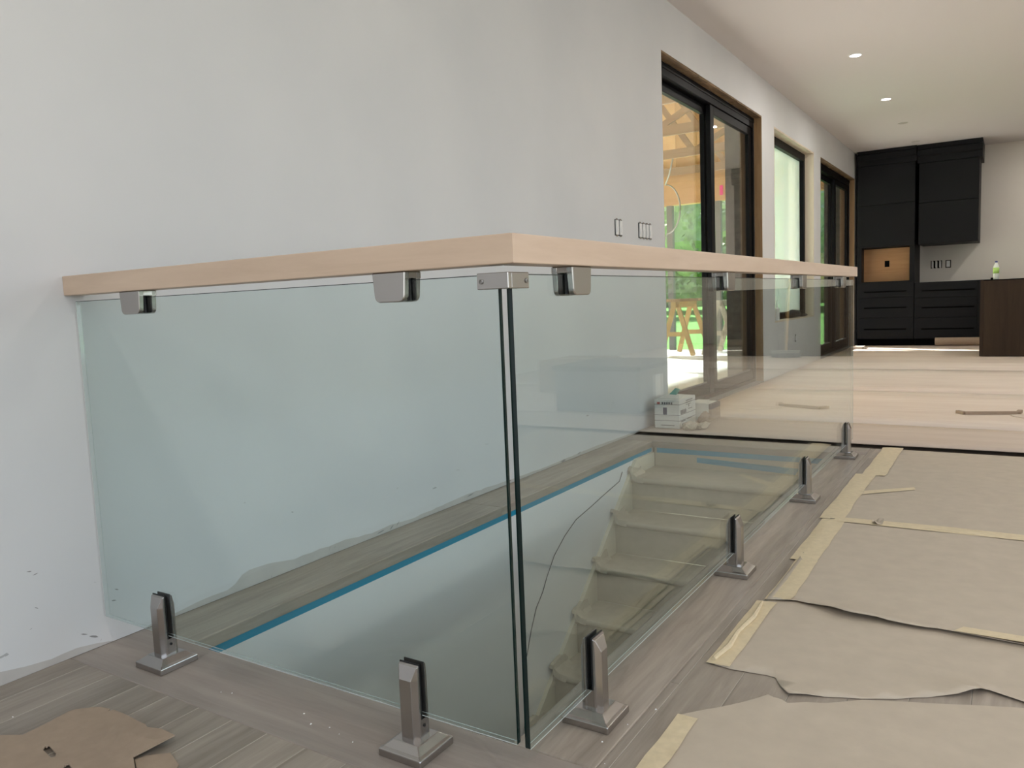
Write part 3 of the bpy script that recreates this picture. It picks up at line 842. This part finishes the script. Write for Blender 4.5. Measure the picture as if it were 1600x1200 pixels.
# pale protection sheets over the far floor, one overlapping the next
edges = [3.872, 4.66, 6.62, 8.75, 13.70]
labs = ['pinkish floor protection sheet nearest, its dark edge meeting the tan paper', 'pale floor protection sheet, second row, holding the bent trim strip', 'pale floor protection sheet in the third row beyond the bent strip',
        'pale floor protection sheet farthest away, under the island and the black cabinets']
for i in range(4):
    def hs_(x, y, i=i):
        e = .0075 if i else .0095
        return e + .0025 * i * 0 + .0015 * noise.noise(Vector((x * .9, y * 2.0, i * 4.0))) + (.006 * (noise.noise(Vector((x * 1.3, 2.2, 9.1))) + .4) * math.exp(-((y - edges[0]) / .12) ** 2) if i == 0 else 0)
    y0, y1 = edges[i], edges[i + 1]
    sl = .02 if i else .0
    mbs = MB(); nx = 24; ny = 5
    vs = []
    for b_ in range(ny + 1):
        for a in range(nx + 1):
            X = .012 + (XR - .03) * a / nx
            e0 = y0 + (-.035 * (X - 1.3) if i in (1, 2, 3) else 0) + (.004 * noise.noise(Vector((X * 4, i, 0))))
            e1 = y1 + (-.035 * (X - 1.3) if i + 1 in (1, 2, 3) else 0)
            Y = e0 + (e1 - .002 - e0) * b_ / ny
            vs.append((X, Y, hs_(X, Y) + .0005 * i))
    mbs.add(vs, [(b_ * (nx + 1) + a, b_ * (nx + 1) + a + 1, (b_ + 1) * (nx + 1) + a + 1, (b_ + 1) * (nx + 1) + a) for b_ in range(ny) for a in range(nx)])
    tag(obj('floor_protection_sheet', mbs, 'sheet_pink' if i == 0 else 'sheet', solid=.0012 if i else .005, smooth=True), labs[i], 'floor protection', 'pale sheets over the far floor')

# bent trim strip with a torn card beside it
tr = MB()
tr.bar((1.895, 5.37, .020), (1.945, 5.31, .020), .03, .022); tr.bar((1.945, 5.31, .020), (2.285, 5.42, .020), .03, .022); tr.bar((2.27, 5.40, .020), (2.285, 5.47, .025), .03, .022)
tag(obj('trim_strip', tr, 'card', bevel=.002), 'thin bent brown edging strip lying on the pale floor sheet', 'strip')
tag(obj('card_scrap', sheet([(2.22, 5.36), (2.24, 5.28), (2.29, 5.24), (2.33, 5.19), (2.42, 5.14), (2.6, 5.2), (2.6, 5.42), (2.33, 5.42)], .08, lambda x, y: .013 + .006 * abs(noise.noise(Vector((x * 9, y * 9, 0))))), 'sheet', solid=.003),
    'torn pale card lying against the bent edging strip', 'card')

# ------------------------------------------------------------------ flattened cardboard, lower left
cd = thing('cardboard_carton', 'flattened brown cardboard carton on the plank floor by the near corner', 'cardboard', (.5, -.4, 0))
Z0 = .003
def inside(p, poly):
    c = False
    for a in range(len(poly)):
        (x1, y1), (x2, y2) = poly[a], poly[a - 1]
        if (y1 > p[1]) != (y2 > p[1]) and p[0] < (x2 - x1) * (p[1] - y1) / (y2 - y1) + x1:
            c = not c
    return c
def flat(name, outline, hf, slots=(), mat='card'):
    pts = [Vector(p) for p in outline]; n = len(pts); ed = [(a, (a + 1) % n) for a in range(n)]
    for sl in slots:
        k0 = len(pts); pts += [Vector(p) for p in sl]; ed += [(k0 + a, k0 + (a + 1) % len(sl)) for a in range(len(sl))]
    xs = [p.x for p in pts]; ys = [p.y for p in pts]
    yy = min(ys) + .02
    while yy < max(ys):
        xx = min(xs) + .02
        while xx < max(xs):
            if inside((xx, yy), outline):
                pts.append(Vector((xx + .004 * math.sin(yy * 90), yy)))
            xx += .04
        yy += .04
    v, e, f, *_ = delaunay_2d_cdt(pts, ed, [], 0, 1e-5)
    f = [t_ for t_ in f if inside(sum((v[q_] for q_ in t_), Vector((0, 0))) / len(t_), outline) and not any(inside(sum((v[q_] for q_ in t_), Vector((0, 0))) / len(t_), sl) for sl in slots)]
    mb_ = MB(); mb_.add([(p.x, p.y, hf(p.x, p.y)) for p in v], [tuple(t_) for t_ in f])
    return obj(name, mb_, mat, cd, solid=.0028)
def hcard(x, y): return Z0 + .004 + .002 * noise.noise(Vector((x * 3, y * 3, 3)))
def hflap(x, y):
    t_ = max(0, min(1, (x - .50) / .17)) * max(0, min(1, (y + .325) / .07))
    return hcard(x, y) + .014 * t_
slots = [[(.432, -.394), (.436, -.388), (.484, -.397), (.494, -.405), (.490, -.412), (.442, -.404)], [(.545, -.412), (.550, -.406), (.60, -.416), (.612, -.424), (.606, -.430), (.556, -.421)]]
flat('panel', [(.02, -.93), (.05, -.62), (.18, -.49), (.285, -.424), (.335, -.394), (.333, -.36), (.322, -.285), (.325, -.270), (.352, -.245), (.372, -.232), (.402, -.226), (.408, -.236), (.414, -.224), (.47, -.2235), (.52, -.229), (.555, -.232), (.575, -.240), (.617, -.232), (.676, -.239), (.662, -.290), (.650, -.322), (.72, -.36), (.82, -.42), (.90, -.50), (.90, -.93)], hflap, slots)
flat('flap', [(.655, -.322), (.662, -.300), (.70, -.268), (.757, -.287), (.772, -.31), (.86, -.34), (.94, -.45), (.905, -.495), (.825, -.417), (.724, -.358)], lambda x, y: hcard(x, y) - .003)
for a, b_ in (((.355, -.258), (.648, -.324)), ((.335, -.378), (.434, -.392)), ((.494, -.404), (.546, -.412))):
    d_ = (Vector(b_) - Vector(a)).normalized(); n_ = Vector((-d_.y, d_.x)) * .0018
    L_ = [tuple(Vector(a) + (Vector(b_) - Vector(a)) * k_ / 8) for k_ in range(9)]
    o = flat('crease', [(p[0] + n_.x, p[1] + n_.y) for p in L_] + [(p[0] - n_.x, p[1] - n_.y) for p in L_[::-1]], lambda x, y: hflap(x, y) + .0006, mat='card_light')
    o['label'] = 'pale crease line'

# plaster crumbs on the floor
rc = random.Random(11)
spots = [(.205, -.355),  (.56, -.03), (.59, -.02), (.83, -.005), (.88, -.03), (.93, -.02), (.97, -.03), (1.02, -.04), (1.30, -.05), (1.34, -.03), (1.52, .31), (1.55, .40), (1.50, .22), (1.49, .06), (1.54, .15), (1.46, -.02)]
for x, y in spots:
    mb = MB(); r = rc.uniform(.0016, .0034)
    pts = [(x + r * rc.uniform(.5, 1.2) * math.cos(a), y + r * rc.uniform(.5, 1.2) * math.sin(a), .0) for a in (0, 1.3, 2.5, 3.8, 5.1)]
    mb.add(pts + [(x, y, r * .9)], [(i, (i + 1) % 5, 5) for i in range(5)] + [(4, 3, 2, 1, 0)])
    tag(obj('plaster_crumb', mb, 'white'), 'tiny white plaster crumb on the oak boards ' + ('beside the cardboard' if y < -.1 else 'in front of the short glass panel' if x < 1.45 and y < .03 else 'by the first spigot of the long panel'), 'crumb', 'plaster crumbs on the oak boards')

# ------------------------------------------------------------------ cartons beyond the stair opening
def print_rows(parent, face, rows, mat, name='print_marks'):
    mb_ = MB()
    for (u0, v0, length, h, n) in rows:
        w_ = length / n
        for i in range(n):
            a = u0 + i * w_; b_ = a + w_ * .72
            if face[0] == 'y':
                mb_.box(a, face[1] - .0006, v0, b_, face[1] - .0001, v0 + h)
            else:
                mb_.box(face[1] + .0001, a, v0, face[1] + .0006, b_, v0 + h)
    obj(name, mb_, mat, parent)
zf = .016
b1 = thing('carton', 'white printed carton with a teal tape tab, at the far end of the stair opening', 'box', (.16, 4.15, zf))
bx0, bx1, by0, by1, bh = .075, .262, 4.03, 4.36, .205
bo = obj('carton_body', B(bx0, by0, zf, bx1, by1, zf + bh), 'carton', b1, .004)
fl = MB().add([(bx0 + .01, by0 + .05, zf + bh + .001), (bx1 - .02, by0 + .04, zf + bh + .001), (bx1 - .03, by0 + .19, zf + bh + .016), (bx0 + .03, by0 + .20, zf + bh + .020)], [(0, 1, 2, 3)])
obj('top_flap', fl, 'carton', b1, solid=.003)
tb = MB().add([(bx0 + .035, by0 + .16, zf + bh + .002), (bx0 + .10, by0 + .155, zf + bh + .004), (bx0 + .125, by0 + .19, zf + bh + .055), (bx0 + .085, by0 + .20, zf + bh + .062)], [(0, 1, 2, 3)])
o = obj('tape_tab', tb, 'teal', b1, solid=.002); o['label'] = 'teal tape tab'
for z in (.055, .095, .17):
    obj('strap', MB().box(bx0 - .001, by0 - .001, zf + z, bx1 + .001, by1 + .001, zf + z + .003), 'ink', b1)
print_rows(b1, ('y', by0), [(bx0 + .055, zf + .172, .085, .016, 5), (bx0 + .05, zf + .02, .1, .006, 9)], 'ink')
print_rows(b1, ('y', by0), [(bx0 + .02, zf + .172, .03, .016, 1)], 'ink_red', 'print_mark')
print_rows(b1, ('y', by0), [(bx0 + .065, zf + .10, .04, .05, 1)], 'ink_blue', 'print_mark')
print_rows(b1, ('x', bx1), [(by0 + .13, zf + .182, .14, .008, 9), (by0 + .13, zf + .168, .12, .008, 8), (by0 + .13, zf + .155, .10, .005, 9), (by0 + .02, zf + .10, .12, .030, 4), (by0 + .18, zf + .12, .08, .006, 6), (by0 + .18, zf + .135, .02, .02, 1), (by0 + .03, zf + .045, .09, .008, 6), (by0 + .15, zf + .05, .09, .006, 7), (by0 + .05, zf + .012, .10, .02, 5)], 'ink')
b2 = thing('carton', 'smaller white carton with a brown end, behind the printed one', 'box', (.27, 4.55, zf))
obj('carton_body', B(.175, 4.45, zf, .33, 4.66, zf + .125), 'carton', b2, .003)
o = obj('carton_end', B(.331, 4.452, zf, .352, 4.658, zf + .085), 'card', b2); o['label'] = 'brown cardboard end'
obj('printed_band', B(.331, 4.452, zf + .086, .352, 4.658, zf + .123), 'ink', b2)
obj('top_flap', MB().add([(.18, 4.455, zf + .126), (.31, 4.455, zf + .126), (.29, 4.60, zf + .137), (.20, 4.60, zf + .137)], [(0, 1, 2, 3)]), 'carton', b2, solid=.003)
def crumple(name, cx, cy, cz, rx, ry, rz, seed, mat, label):
    bm = bmesh.new(); bmesh.ops.create_icosphere(bm, subdivisions=3, radius=1)
    for v in bm.verts:
        n_ = noise.noise(v.co * 1.7 + Vector((seed, 0, 0))) * .45 + noise.noise(v.co * 4 + Vector((0, seed, 0))) * .2
        v.co *= 1 + n_
        v.co = Vector((v.co.x * rx, v.co.y * ry, max(-.9, v.co.z) * rz))
    me = bpy.data.meshes.new(name); bm.to_mesh(me); bm.free(); me.materials.append(M[mat])
    o_ = bpy.data.objects.new(name, me); C.objects.link(o_)
    zmin = min(v.co.z for v in me.vertices)
    o_.location = (cx, cy, cz - zmin)
    return tag(o_, label, 'paper', 'crumpled papers by the cartons')
crumple('crumpled_paper', .335, 4.02, zf, .045, .07, .03, 1.0, 'kraft', 'crumpled tan paper ball at the foot of the white carton')
crumple('crumpled_paper', .36, 4.28, zf, .042, .06, .045, 4.0, 'card', 'crumpled brown paper ball between the two cartons')
crumple('crumpled_paper', .40, 4.13, zf, .03, .10, .02, 7.0, 'kraft_b', 'flattened twist of pale paper beside the crumpled balls')

# ------------------------------------------------------------------ kitchen
KF = 12.86
def drawer_front(parent, x0, x1, z0, z1, y, hx0, hx1, hz):
    o_ = obj('drawer', B(x0 + .002, y - .02, z0 + .002, x1 - .002, y, z1 - .002), 'cab', parent, .002)
    obj('handle', B(hx0, y - .034, hz - .009, hx1, y - .0205, hz + .009), 'cab_gap', o_, .002)
def door_front(parent, x0, x1, z0, z1, y):
    obj('cabinet_door', B(x0 + .002, y - .02, z0 + .003, x1 - .002, y, z1 - .003), 'cab', parent, .002)
hu = thing('hutch_cabinet', 'tall charcoal kitchen hutch with an orange wood niche in the room corner', 'cabinet', (.47, 13.2, 0))
yb = YF - .003
obj('carcass', MB().box(.045, KF, .12, .888, yb, 1.035).box(.045, KF, 1.60, .888, yb, 2.90).box(.045, KF, 1.035, .115, yb, 1.60).box(.818, KF, 1.035, .888, yb, 1.60).box(.115, KF + .25, 1.035, .818, yb, 1.60), 'cab', hu)
obj('toe_kick', B(.05, KF + .05, .0165, .888, yb, .119), 'cab_gap', hu)
o = obj('niche_back', B(.115, KF + .235, 1.052, .818, KF + .249, 1.585), 'veneer', hu); o['label'] = 'orange brown wood veneer'
obj('niche_outlet', B(.43, KF + .228, 1.285, .50, KF + .2345, 1.385), 'cab_gap', hu)
obj('niche_shelf', B(.115, KF, 1.036, .818, KF + .234, 1.051), 'cab', hu)
for z0, z1, hz in ((.79, 1.035, .885), (.465, .79, .625), (.12, .465, .28)):
    drawer_front(hu, .05, .885, z0, z1, KF, .16, .78, hz)
door_front(hu, .05, .885, 2.275, 2.895, KF); door_front(hu, .05, .885, 1.612, 2.275, KF)
obj('crown', MB().prism([(KF - .022, 2.90), (KF - .024, 2.985), (KF - .045, 3.0), (KF - .05, 3.075), (KF - .02, 3.09), (KF - .02, 3.138), (yb, 3.138), (yb, 2.90)], .045, .905, 'X'), 'cab', hu)
bc = thing('base_cabinet', 'charcoal base cabinet of three wide drawers between hutch and island', 'cabinet', (1.4, 13.2, 0))
obj('carcass', B(.894, KF, .12, 2.0, yb, 1.01), 'cab', bc)
obj('toe_kick', B(.894, KF + .05, .0165, 2.0, yb, .119), 'cab_gap', bc)
for z0, z1, hz in ((.765, 1.01, .875), (.45, .765, .61), (.12, .45, .275)):
    drawer_front(bc, .896, 1.765, z0, z1, KF, 1.0, 1.72, hz)
obj('end_panel', B(1.767, KF - .02, .12, 2.0, KF, 1.01), 'cab', bc)
uc = thing('wall_cabinet', 'charcoal upper cabinet with two stacked doors beside the hutch', 'cabinet', (1.34, 13.3, 1.62))
UF = KF + .05
obj('carcass', B(.935, UF, 1.605, 1.752, yb, 2.86), 'cab', uc)
door_front(uc, .937, 1.75, 2.245, 2.855, UF); door_front(uc, .937, 1.75, 1.608, 2.245, UF)
obj('crown', MB().prism([(UF - .022, 2.86), (UF - .024, 2.95), (UF - .05, 2.97), (UF - .055, 3.055), (UF - .02, 3.07), (UF - .02, 3.138), (yb, 3.138), (yb, 2.86)], .912, 1.79, 'X'), 'cab', uc)
def wall_box(x0, x1, z0, z1, n, label):
    t = thing('wall_outlet', label, 'outlet', ((x0 + x1) / 2, YF, z0))
    w_ = (x1 - x0) / n
    fr = MB(); g = .012
    for i in range(n):
        a, b_ = x0 + i * w_, x0 + (i + 1) * w_
        fr.box(a, YF - .004, z0, a + g, YF - .001, z1).box(b_ - g, YF - .004, z0, b_, YF - .001, z1)
        fr.box(a + g, YF - .004, z0, a + g * 1.8, YF - .001, z0 + g).box(b_ - g * 1.8, YF - .004, z1 - g, b_ - g, YF - .001, z1)
    if n == 1:
        fr.box(x0, YF - .004, z0, x1, YF - .001, z0 + g).box(x0, YF - .004, z1 - g, x1, YF - .001, z1)
    obj('box_rim', fr, 'cab_gap', t)
    for i in range(n):
        obj('device', B(x0 + i * w_ + .02, YF - .003, z0 + .016, x0 + (i + 1) * w_ - .02, YF - .001, z1 - .016), 'white', t)
wall_box(1.05, 1.215, 1.235, 1.36, 3, 'three gang black outlet cutout on the kitchen wall under the upper cabinet')
wall_box(1.265, 1.345, 1.235, 1.36, 1, 'single square outlet cutout on the kitchen wall, right beside the three gang one')
o = tag(obj('wall_hook', MB().lathe([(.004, 0), (.016, .01), (.016, .03), (.004, .035)], 0, 0, 12), 'cab_gap'), 'small black fitting on the kitchen wall above the island', 'fitting')
o.rotation_euler = (math.pi / 2, 0, 0); o.location = (2.365, YF, 1.645)

isl = thing('kitchen_island', 'dark brown wooden kitchen island without a countertop', 'island', (3.1, 11.3, 0))
obj('carcass', B(1.867, 10.67, .016, 4.4, 11.9, .975), 'walnut', isl)
obj('end_panel', B(1.863, 10.648, .016, 1.90, 11.92, .995), 'walnut', isl, .001)
for i in range(3):
    obj('side_panel', B(1.901 + i * .834, 10.65, .016, 1.901 + (i + 1) * .834 - .003, 10.668, .985), 'walnut', isl, .001)
obj('top_rail', B(1.895, 10.645, .986, 4.4, 11.92, .998), 'cab_gap', isl)

bt = thing('water_bottle', 'clear plastic water bottle with green label and blue cap on the island', 'bottle', (2.03, 10.74, .998))
bxx, byy = 2.03, 10.74
zz = .998
obj('bottle_body', MB().lathe([(.030, zz), (.034, zz + .01), (.034, zz + .12), (.033, zz + .15), (.022, zz + .19), (.013, zz + .205), (.013, zz + .215)], bxx, byy, 20), 'bottle', bt, smooth=True)
obj('bottle_label', MB().lathe([(.0345, zz + .075), (.0345, zz + .15)], bxx, byy, 20), 'label_green', bt, smooth=True)
obj('cap', MB().lathe([(.015, zz + .213), (.015, zz + .232)], bxx, byy, 16), 'cap_blue', bt)
tag(obj('black_cap', MB().lathe([(.014, zz), (.014, zz + .018), (.008, zz + .024)], 1.985, 10.70, 14), 'cab_gap'), 'small black cap on the island next to the water bottle', 'cap')

pr = thing('paper_roll', 'brown floor paper roll lying in front of the black base drawers', 'roll', (1.55, 12.72, .02))
mb = MB(); n = 22; r = .062; cy, cz = 12.755, .016 + .064
mb.loft([[(xx, cy + r * math.cos(2 * math.pi * i / n), cz + r * math.sin(2 * math.pi * i / n)) for i in range(n)] for xx in (1.20, 2.4)])
obj('roll_body', mb, 'card', pr, smooth=False)
mb = MB(); mb.loft([[(xx, cy + .022 * math.cos(2 * math.pi * i / n), cz + .022 * math.sin(2 * math.pi * i / n)) for i in range(n)] for xx in (1.196, 1.1999)])
obj('roll_core', mb, 'dark_tool', pr)
tag(obj('board_offcut', B(.05, 12.10, .016, .24, 12.42, .04), 'sheet', bevel=.002), 'pale board offcut on the floor by the end of the second sliding door', 'offcut')

# ------------------------------------------------------------------ covered patio, lawn, trees
tag(obj('ground_patio', B(-9, -4, -.30, -.385, 13.70, -.10), 'patio'), 'pale concrete patio outside the sliding doors', 'patio', kind='structure')
tag(obj('ground_lawn', MB().box(-90, 13.701, -.35, 60, 120, -.13).box(-90, -40, -.35, -9.001, 13.70, -.13), 'grass'), 'bright green lawn beyond the patio', 'lawn', kind='structure')
po = thing('patio_roof', 'open timber patio roof with orange trusses outside the sliding doors', 'roof', (-4, 8, 2.7), kind='thing')
XA, XB_, ZE, ZR = -7.8, -.40, 3.3, 5.1
xm = (XA + XB_) / 2
nb = 14
for s_ in (0, 1):
    for i in range(nb):
        t0, t1 = i / nb, (i + 1) / nb - .004
        f0 = lambda t: ((XA + (xm - XA) * t) if s_ == 0 else (XB_ + (xm - XB_) * t), ZE + .16 + (ZR - ZE) * t)
        (xa, za), (xb, zb_) = f0(t0), f0(t1)
        obj('roof_board', MB().prism([(xa, za), (xb, zb_), (xb, zb_ + .02), (xa, za + .02)], -2.0, 13.9, 'Y'), 'roofdeck', po)
for y in (2.6, 4.4, 6.2, 8.0, 9.8, 11.6, 13.4):
    q = MB(); hz = ZE
    q.bar((XA, y, hz), (XB_, y, hz), .045, .14)
    q.bar((XA, y, hz + .07), (xm, y, ZR + .07), .045, .14); q.bar((XB_, y, hz + .07), (xm, y, ZR + .07), .045, .14)
    for a, b_ in ((.25, .0), (.25, .5), (.5, .5), (.75, .5), (.75, 1.0)):
        xt = XA + (XB_ - XA) * a; tb_ = XA + (XB_ - XA) * b_
        zt_ = hz + (ZR - hz) * (1 - abs(b_ - .5) * 2)
        xa_ = XA + (XB_ - XA) * a
        q.bar((xa_, y + .01, hz), ((XA + (XB_ - XA) * (a + b_) / 2), y + .01, hz + (ZR - hz) * (1 - abs((a + b_) / 2 - .5) * 2)), .04, .09)
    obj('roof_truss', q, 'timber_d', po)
ng = 18
for i in range(ng):
    a, b_ = XA + (XB_ - XA) * i / ng, XA + (XB_ - XA) * (i + 1) / ng - .006
    za_ = lambda x: ZE + .14 + (ZR - ZE) * (1 - abs((x - xm) / (XB_ - xm)))
    pts_ = [(a, 3.262), (b_, 3.262), (b_, za_(b_)), (a, za_(a))]
    obj('gable_board', MB().prism(pts_, 13.56, 13.60, 'Y'), 'roofdeck', po)
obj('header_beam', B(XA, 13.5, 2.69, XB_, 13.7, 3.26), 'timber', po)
for xpos in (-3.43, -7.6):
    o = obj('roof_post', B(xpos - .055, 13.545, -.10, xpos + .055, 13.655, 2.69), 'grey_metal', po); o['label'] = 'grey upright post'
obj('roof_post', B(-2.53, 13.545, -.10, -2.43, 13.655, 2.69), 'grey_metal', po)
for y in (3.0, 8.2):
    obj('roof_post', B(-7.66, y - .06, -.10, -7.54, y + .06, 3.24), 'grey_metal', po)
tag(obj('ribbon', B(-2.42, 13.49, 2.78, -2.36, 13.499, 2.96), 'pink'), 'short pink marking ribbon pinned to the patio header beam', 'ribbon')
cb_ = [(-2.9 + .26 * math.cos(a), 12.0, 2.45 + .42 * math.sin(a)) for a in [math.pi * .5 - i * .22 for i in range(15)]]
tag(obj('hanging_cable', MB().tube([(-2.6, 11.6, 3.25), (-2.75, 11.8, 3.0)] + cb_ + [(-3.05, 12.0, 1.7), (-2.8, 12.0, 1.4)], .014, 6), 'cable', smooth=True), 'grey cable loop hanging from the patio roof', 'cable')

def sawhorse(cx, cy, mat, label, s=1.0):
    t = thing('sawhorse', label, 'sawhorse', (cx, cy, -.10), 'sawhorses on the patio')
    obj('top_bar', MB().bar((cx - .02, cy - .55, .80), (cx - .02, cy + .55, .80), .09, .10), mat, t)
    for sx in (-1, 1):
        for sy in (-1, 1):
            obj('leg', MB().bar((cx + sx * .03 - .02, cy + sy * .42, .80), (cx + sx * .30, cy + sy * .46, -.10), .035, .085), mat, t)
    for sy in (-1, 1):
        obj('cross_brace', MB().bar((cx - .2, cy + sy * .44, .28), (cx + .2, cy + sy * .44, .28), .03, .08), mat, t)
sawhorse(-2.80, 12.6, 'yellow_wood', 'yellow wooden sawhorse on the patio seen through the left door panel')
sawhorse(-2.05, 12.7, 'pine', 'pale wooden sawhorse on the patio seen through the right door panel')
sc = thing('work_plank', 'brown plank laid from the grey patio post to the yellow sawhorse', 'plank', (-3.2, 12.6, .8))
obj('plank_board', B(-4.6, 12.45, .851, -2.5, 12.73, .90), 'lumber', sc)

rt = random.Random(3)
def tree(x, y, h, r, mat, label):
    t = thing('tree', label, 'tree', (x, y, -.13), 'trees beyond the lawn')
    obj('trunk', MB().tube([(x, y, -.13), (x + .1, y, h * .35), (x, y + .1, h * .7)], [.22, .16, .06], 8), 'bark', t)
    mb_ = MB()
    nr, ns = 9, 14
    rings = []
    for a in range(nr):
        u = -0.98 + 1.96 * a / (nr - 1); q = math.sqrt(1 - u * u)
        rings.append([(x + .80 * r * q * math.cos(2 * math.pi * b_ / ns) * rt.uniform(.85, 1.1), y + .80 * r * q * math.sin(2 * math.pi * b_ / ns) * rt.uniform(.85, 1.1), h * .55 + h * .40 * u) for b_ in range(ns)])
    mb_.loft(rings)
    for i in range(1500):
        a = rt.uniform(0, 2 * math.pi); u = rt.uniform(-1, 1); rr = rt.uniform(.62, 1.05)
        q = math.sqrt(1 - u * u)
        c = Vector((x + r * rr * q * math.cos(a), y + r * rr * q * math.sin(a), h * .55 + h * .46 * rr * u))
        s_ = rt.uniform(.12, .30)
        d1 = Vector((rt.gauss(0, 1), rt.gauss(0, 1), rt.gauss(0, 1))).normalized(); d2 = d1.orthogonal().normalized()
        mb_.add([c - d1 * s_, c + d2 * s_ * .6, c + d1 * s_, c - d2 * s_ * .6], [(0, 1, 2, 3)])
    obj('foliage', mb_, mat, t)
tl = ['tall dark green tree beyond the lawn behind the yellow sawhorse', 'light green tree beyond the lawn behind the grey post', 'mid green tree beyond the lawn behind the right door panel', 'light green tree seen through the fixed window', 'dark green tree at the far edge of the window view',
      'bushy light tree seen at the edge of the second sliding door', 'dark tree low beyond the lawn at the wall side', 'pale tree at the far side of the patio', 'wide green tree behind the pale tree', 'tallest pale tree behind the dark green ones', 'tall pale tree far behind, right of the dark low tree']
for (x, y, h, r, mt_), lb in zip([(-13, 46, 9, 4.2, 'leaf'), (-19, 48, 10, 4.6, 'leaf_b'), (-8.5, 44, 9, 4.0, 'leaf_b'), (-3.5, 46, 11, 4.4, 'leaf_b'), (1.5, 49, 10, 4.4, 'leaf'), (-6, 55, 12, 5, 'leaf'), (-16, 56, 13, 5.5, 'leaf'), (-27, 40, 10, 4.8, 'leaf_b'), (-24, 55, 12, 5.6, 'leaf'), (-11, 62, 15, 6.5, 'leaf_b'), (-1, 64, 15, 6.5, 'leaf_b')], tl):
    tree(x, y, h, r, mt_, lb)

WIRE = [(3.13, -.11), (3.087, -.158), (2.88, -.19), (2.686, -.223), (2.513, -.249), (2.377, -.305), (2.26, -.376), (2.179, -.461), (2.128, -.529), (2.059, -.589), (2.002, -.684), (1.95, -.80)]
# hedge closing the far side of the lawn
hg = thing('hedge', 'long leafy green hedge closing the far side of the lawn behind the tree trunks', 'hedge', (-12, 75, -.13))
mb = MB(); nx = 120
def hz_(x): return 4.2 + 1.6 * noise.noise(Vector((x * .35, 0, 4))) + .8 * noise.noise(Vector((x * 1.3, 2, 4)))
vs = []
for a in range(nx + 1):
    X = -62 + 84 * a / nx; hh = hz_(X); b_ = .8 * noise.noise(Vector((X * .9, 5, 1)))
    vs += [(X, 74 + b_, -.13), (X, 73.7 + b_ * 1.6, hh * .5), (X, 74.4 + b_, hh), (X, 76.5, hh * .9), (X, 77, -.13)]
mb.add(vs, [(a * 5 + k_, (a + 1) * 5 + k_, (a + 1) * 5 + k_ + 1, a * 5 + k_ + 1) for a in range(nx) for k_ in range(4)])
for i in range(2500):
    X = rt.uniform(-62, 22); zq = rt.uniform(0, hz_(X)); c = Vector((X, 73.4 + rt.uniform(-.4, .6), zq)); s_ = rt.uniform(.15, .38)
    d1 = Vector((rt.gauss(0, 1), rt.gauss(0, .6), rt.gauss(0, 1))).normalized(); d2 = d1.orthogonal().normalized()
    mb.add([c - d1 * s_, c + d2 * s_ * .6, c + d1 * s_, c - d2 * s_ * .6], [(0, 1, 2, 3)])
obj('foliage', mb, 'leaf', hg)

# things beside the railing, outside the frame, mirrored in the long glass panel
g1 = thing('storage_box', 'grey storage box beyond the right frame edge, mirrored in the long glass', 'box', (3.6, 5.1, .016))
obj('box_body', B(3.18, 4.62, .016, 3.95, 5.5, .36), 'grey_metal', g1, .01)
obj('box_lid', B(3.16, 4.60, .3605, 3.97, 5.52, .40), 'dark_tool', g1, .01)
obj('box_label', B(3.1785, 4.95, .12, 3.1798, 5.12, .30), 'white', g1)
g2 = thing('carton', 'plain brown carton beyond the right frame edge, behind the grey storage box', 'box', (4.5, 6.1, .016))
obj('carton_body', B(4.2, 5.8, .016, 4.8, 6.5, .34), 'card', g2, .006)
obj('sealing_tape', B(4.2, 6.12, .3401, 4.8, 6.18, .341), 'mask', g2)
br = thing('broom', 'push broom with a yellow handle leaning on the island, mirrored in the long glass', 'broom', (3.4, 10.4, .016))
obj('broom_handle', MB().tube([(3.4, 10.40, .09), (3.38, 10.61, 1.45)], .016, 10), 'yellow_wood', br, smooth=True)
obj('broom_head', B(3.2, 10.36, .075, 3.6, 10.43, .115), 'grey_metal', br, .004)
obj('bristles', B(3.205, 10.362, .016, 3.595, 10.428, .0749), 'dark_tool', br)
tag(obj('thin_wire', MB().tube([(HX0 - .003, y_, z_) for y_, z_ in WIRE], .0022, 5), 'ink'), 'thin dark wire hanging down the white stairwell wall from the blue tape', 'wire')
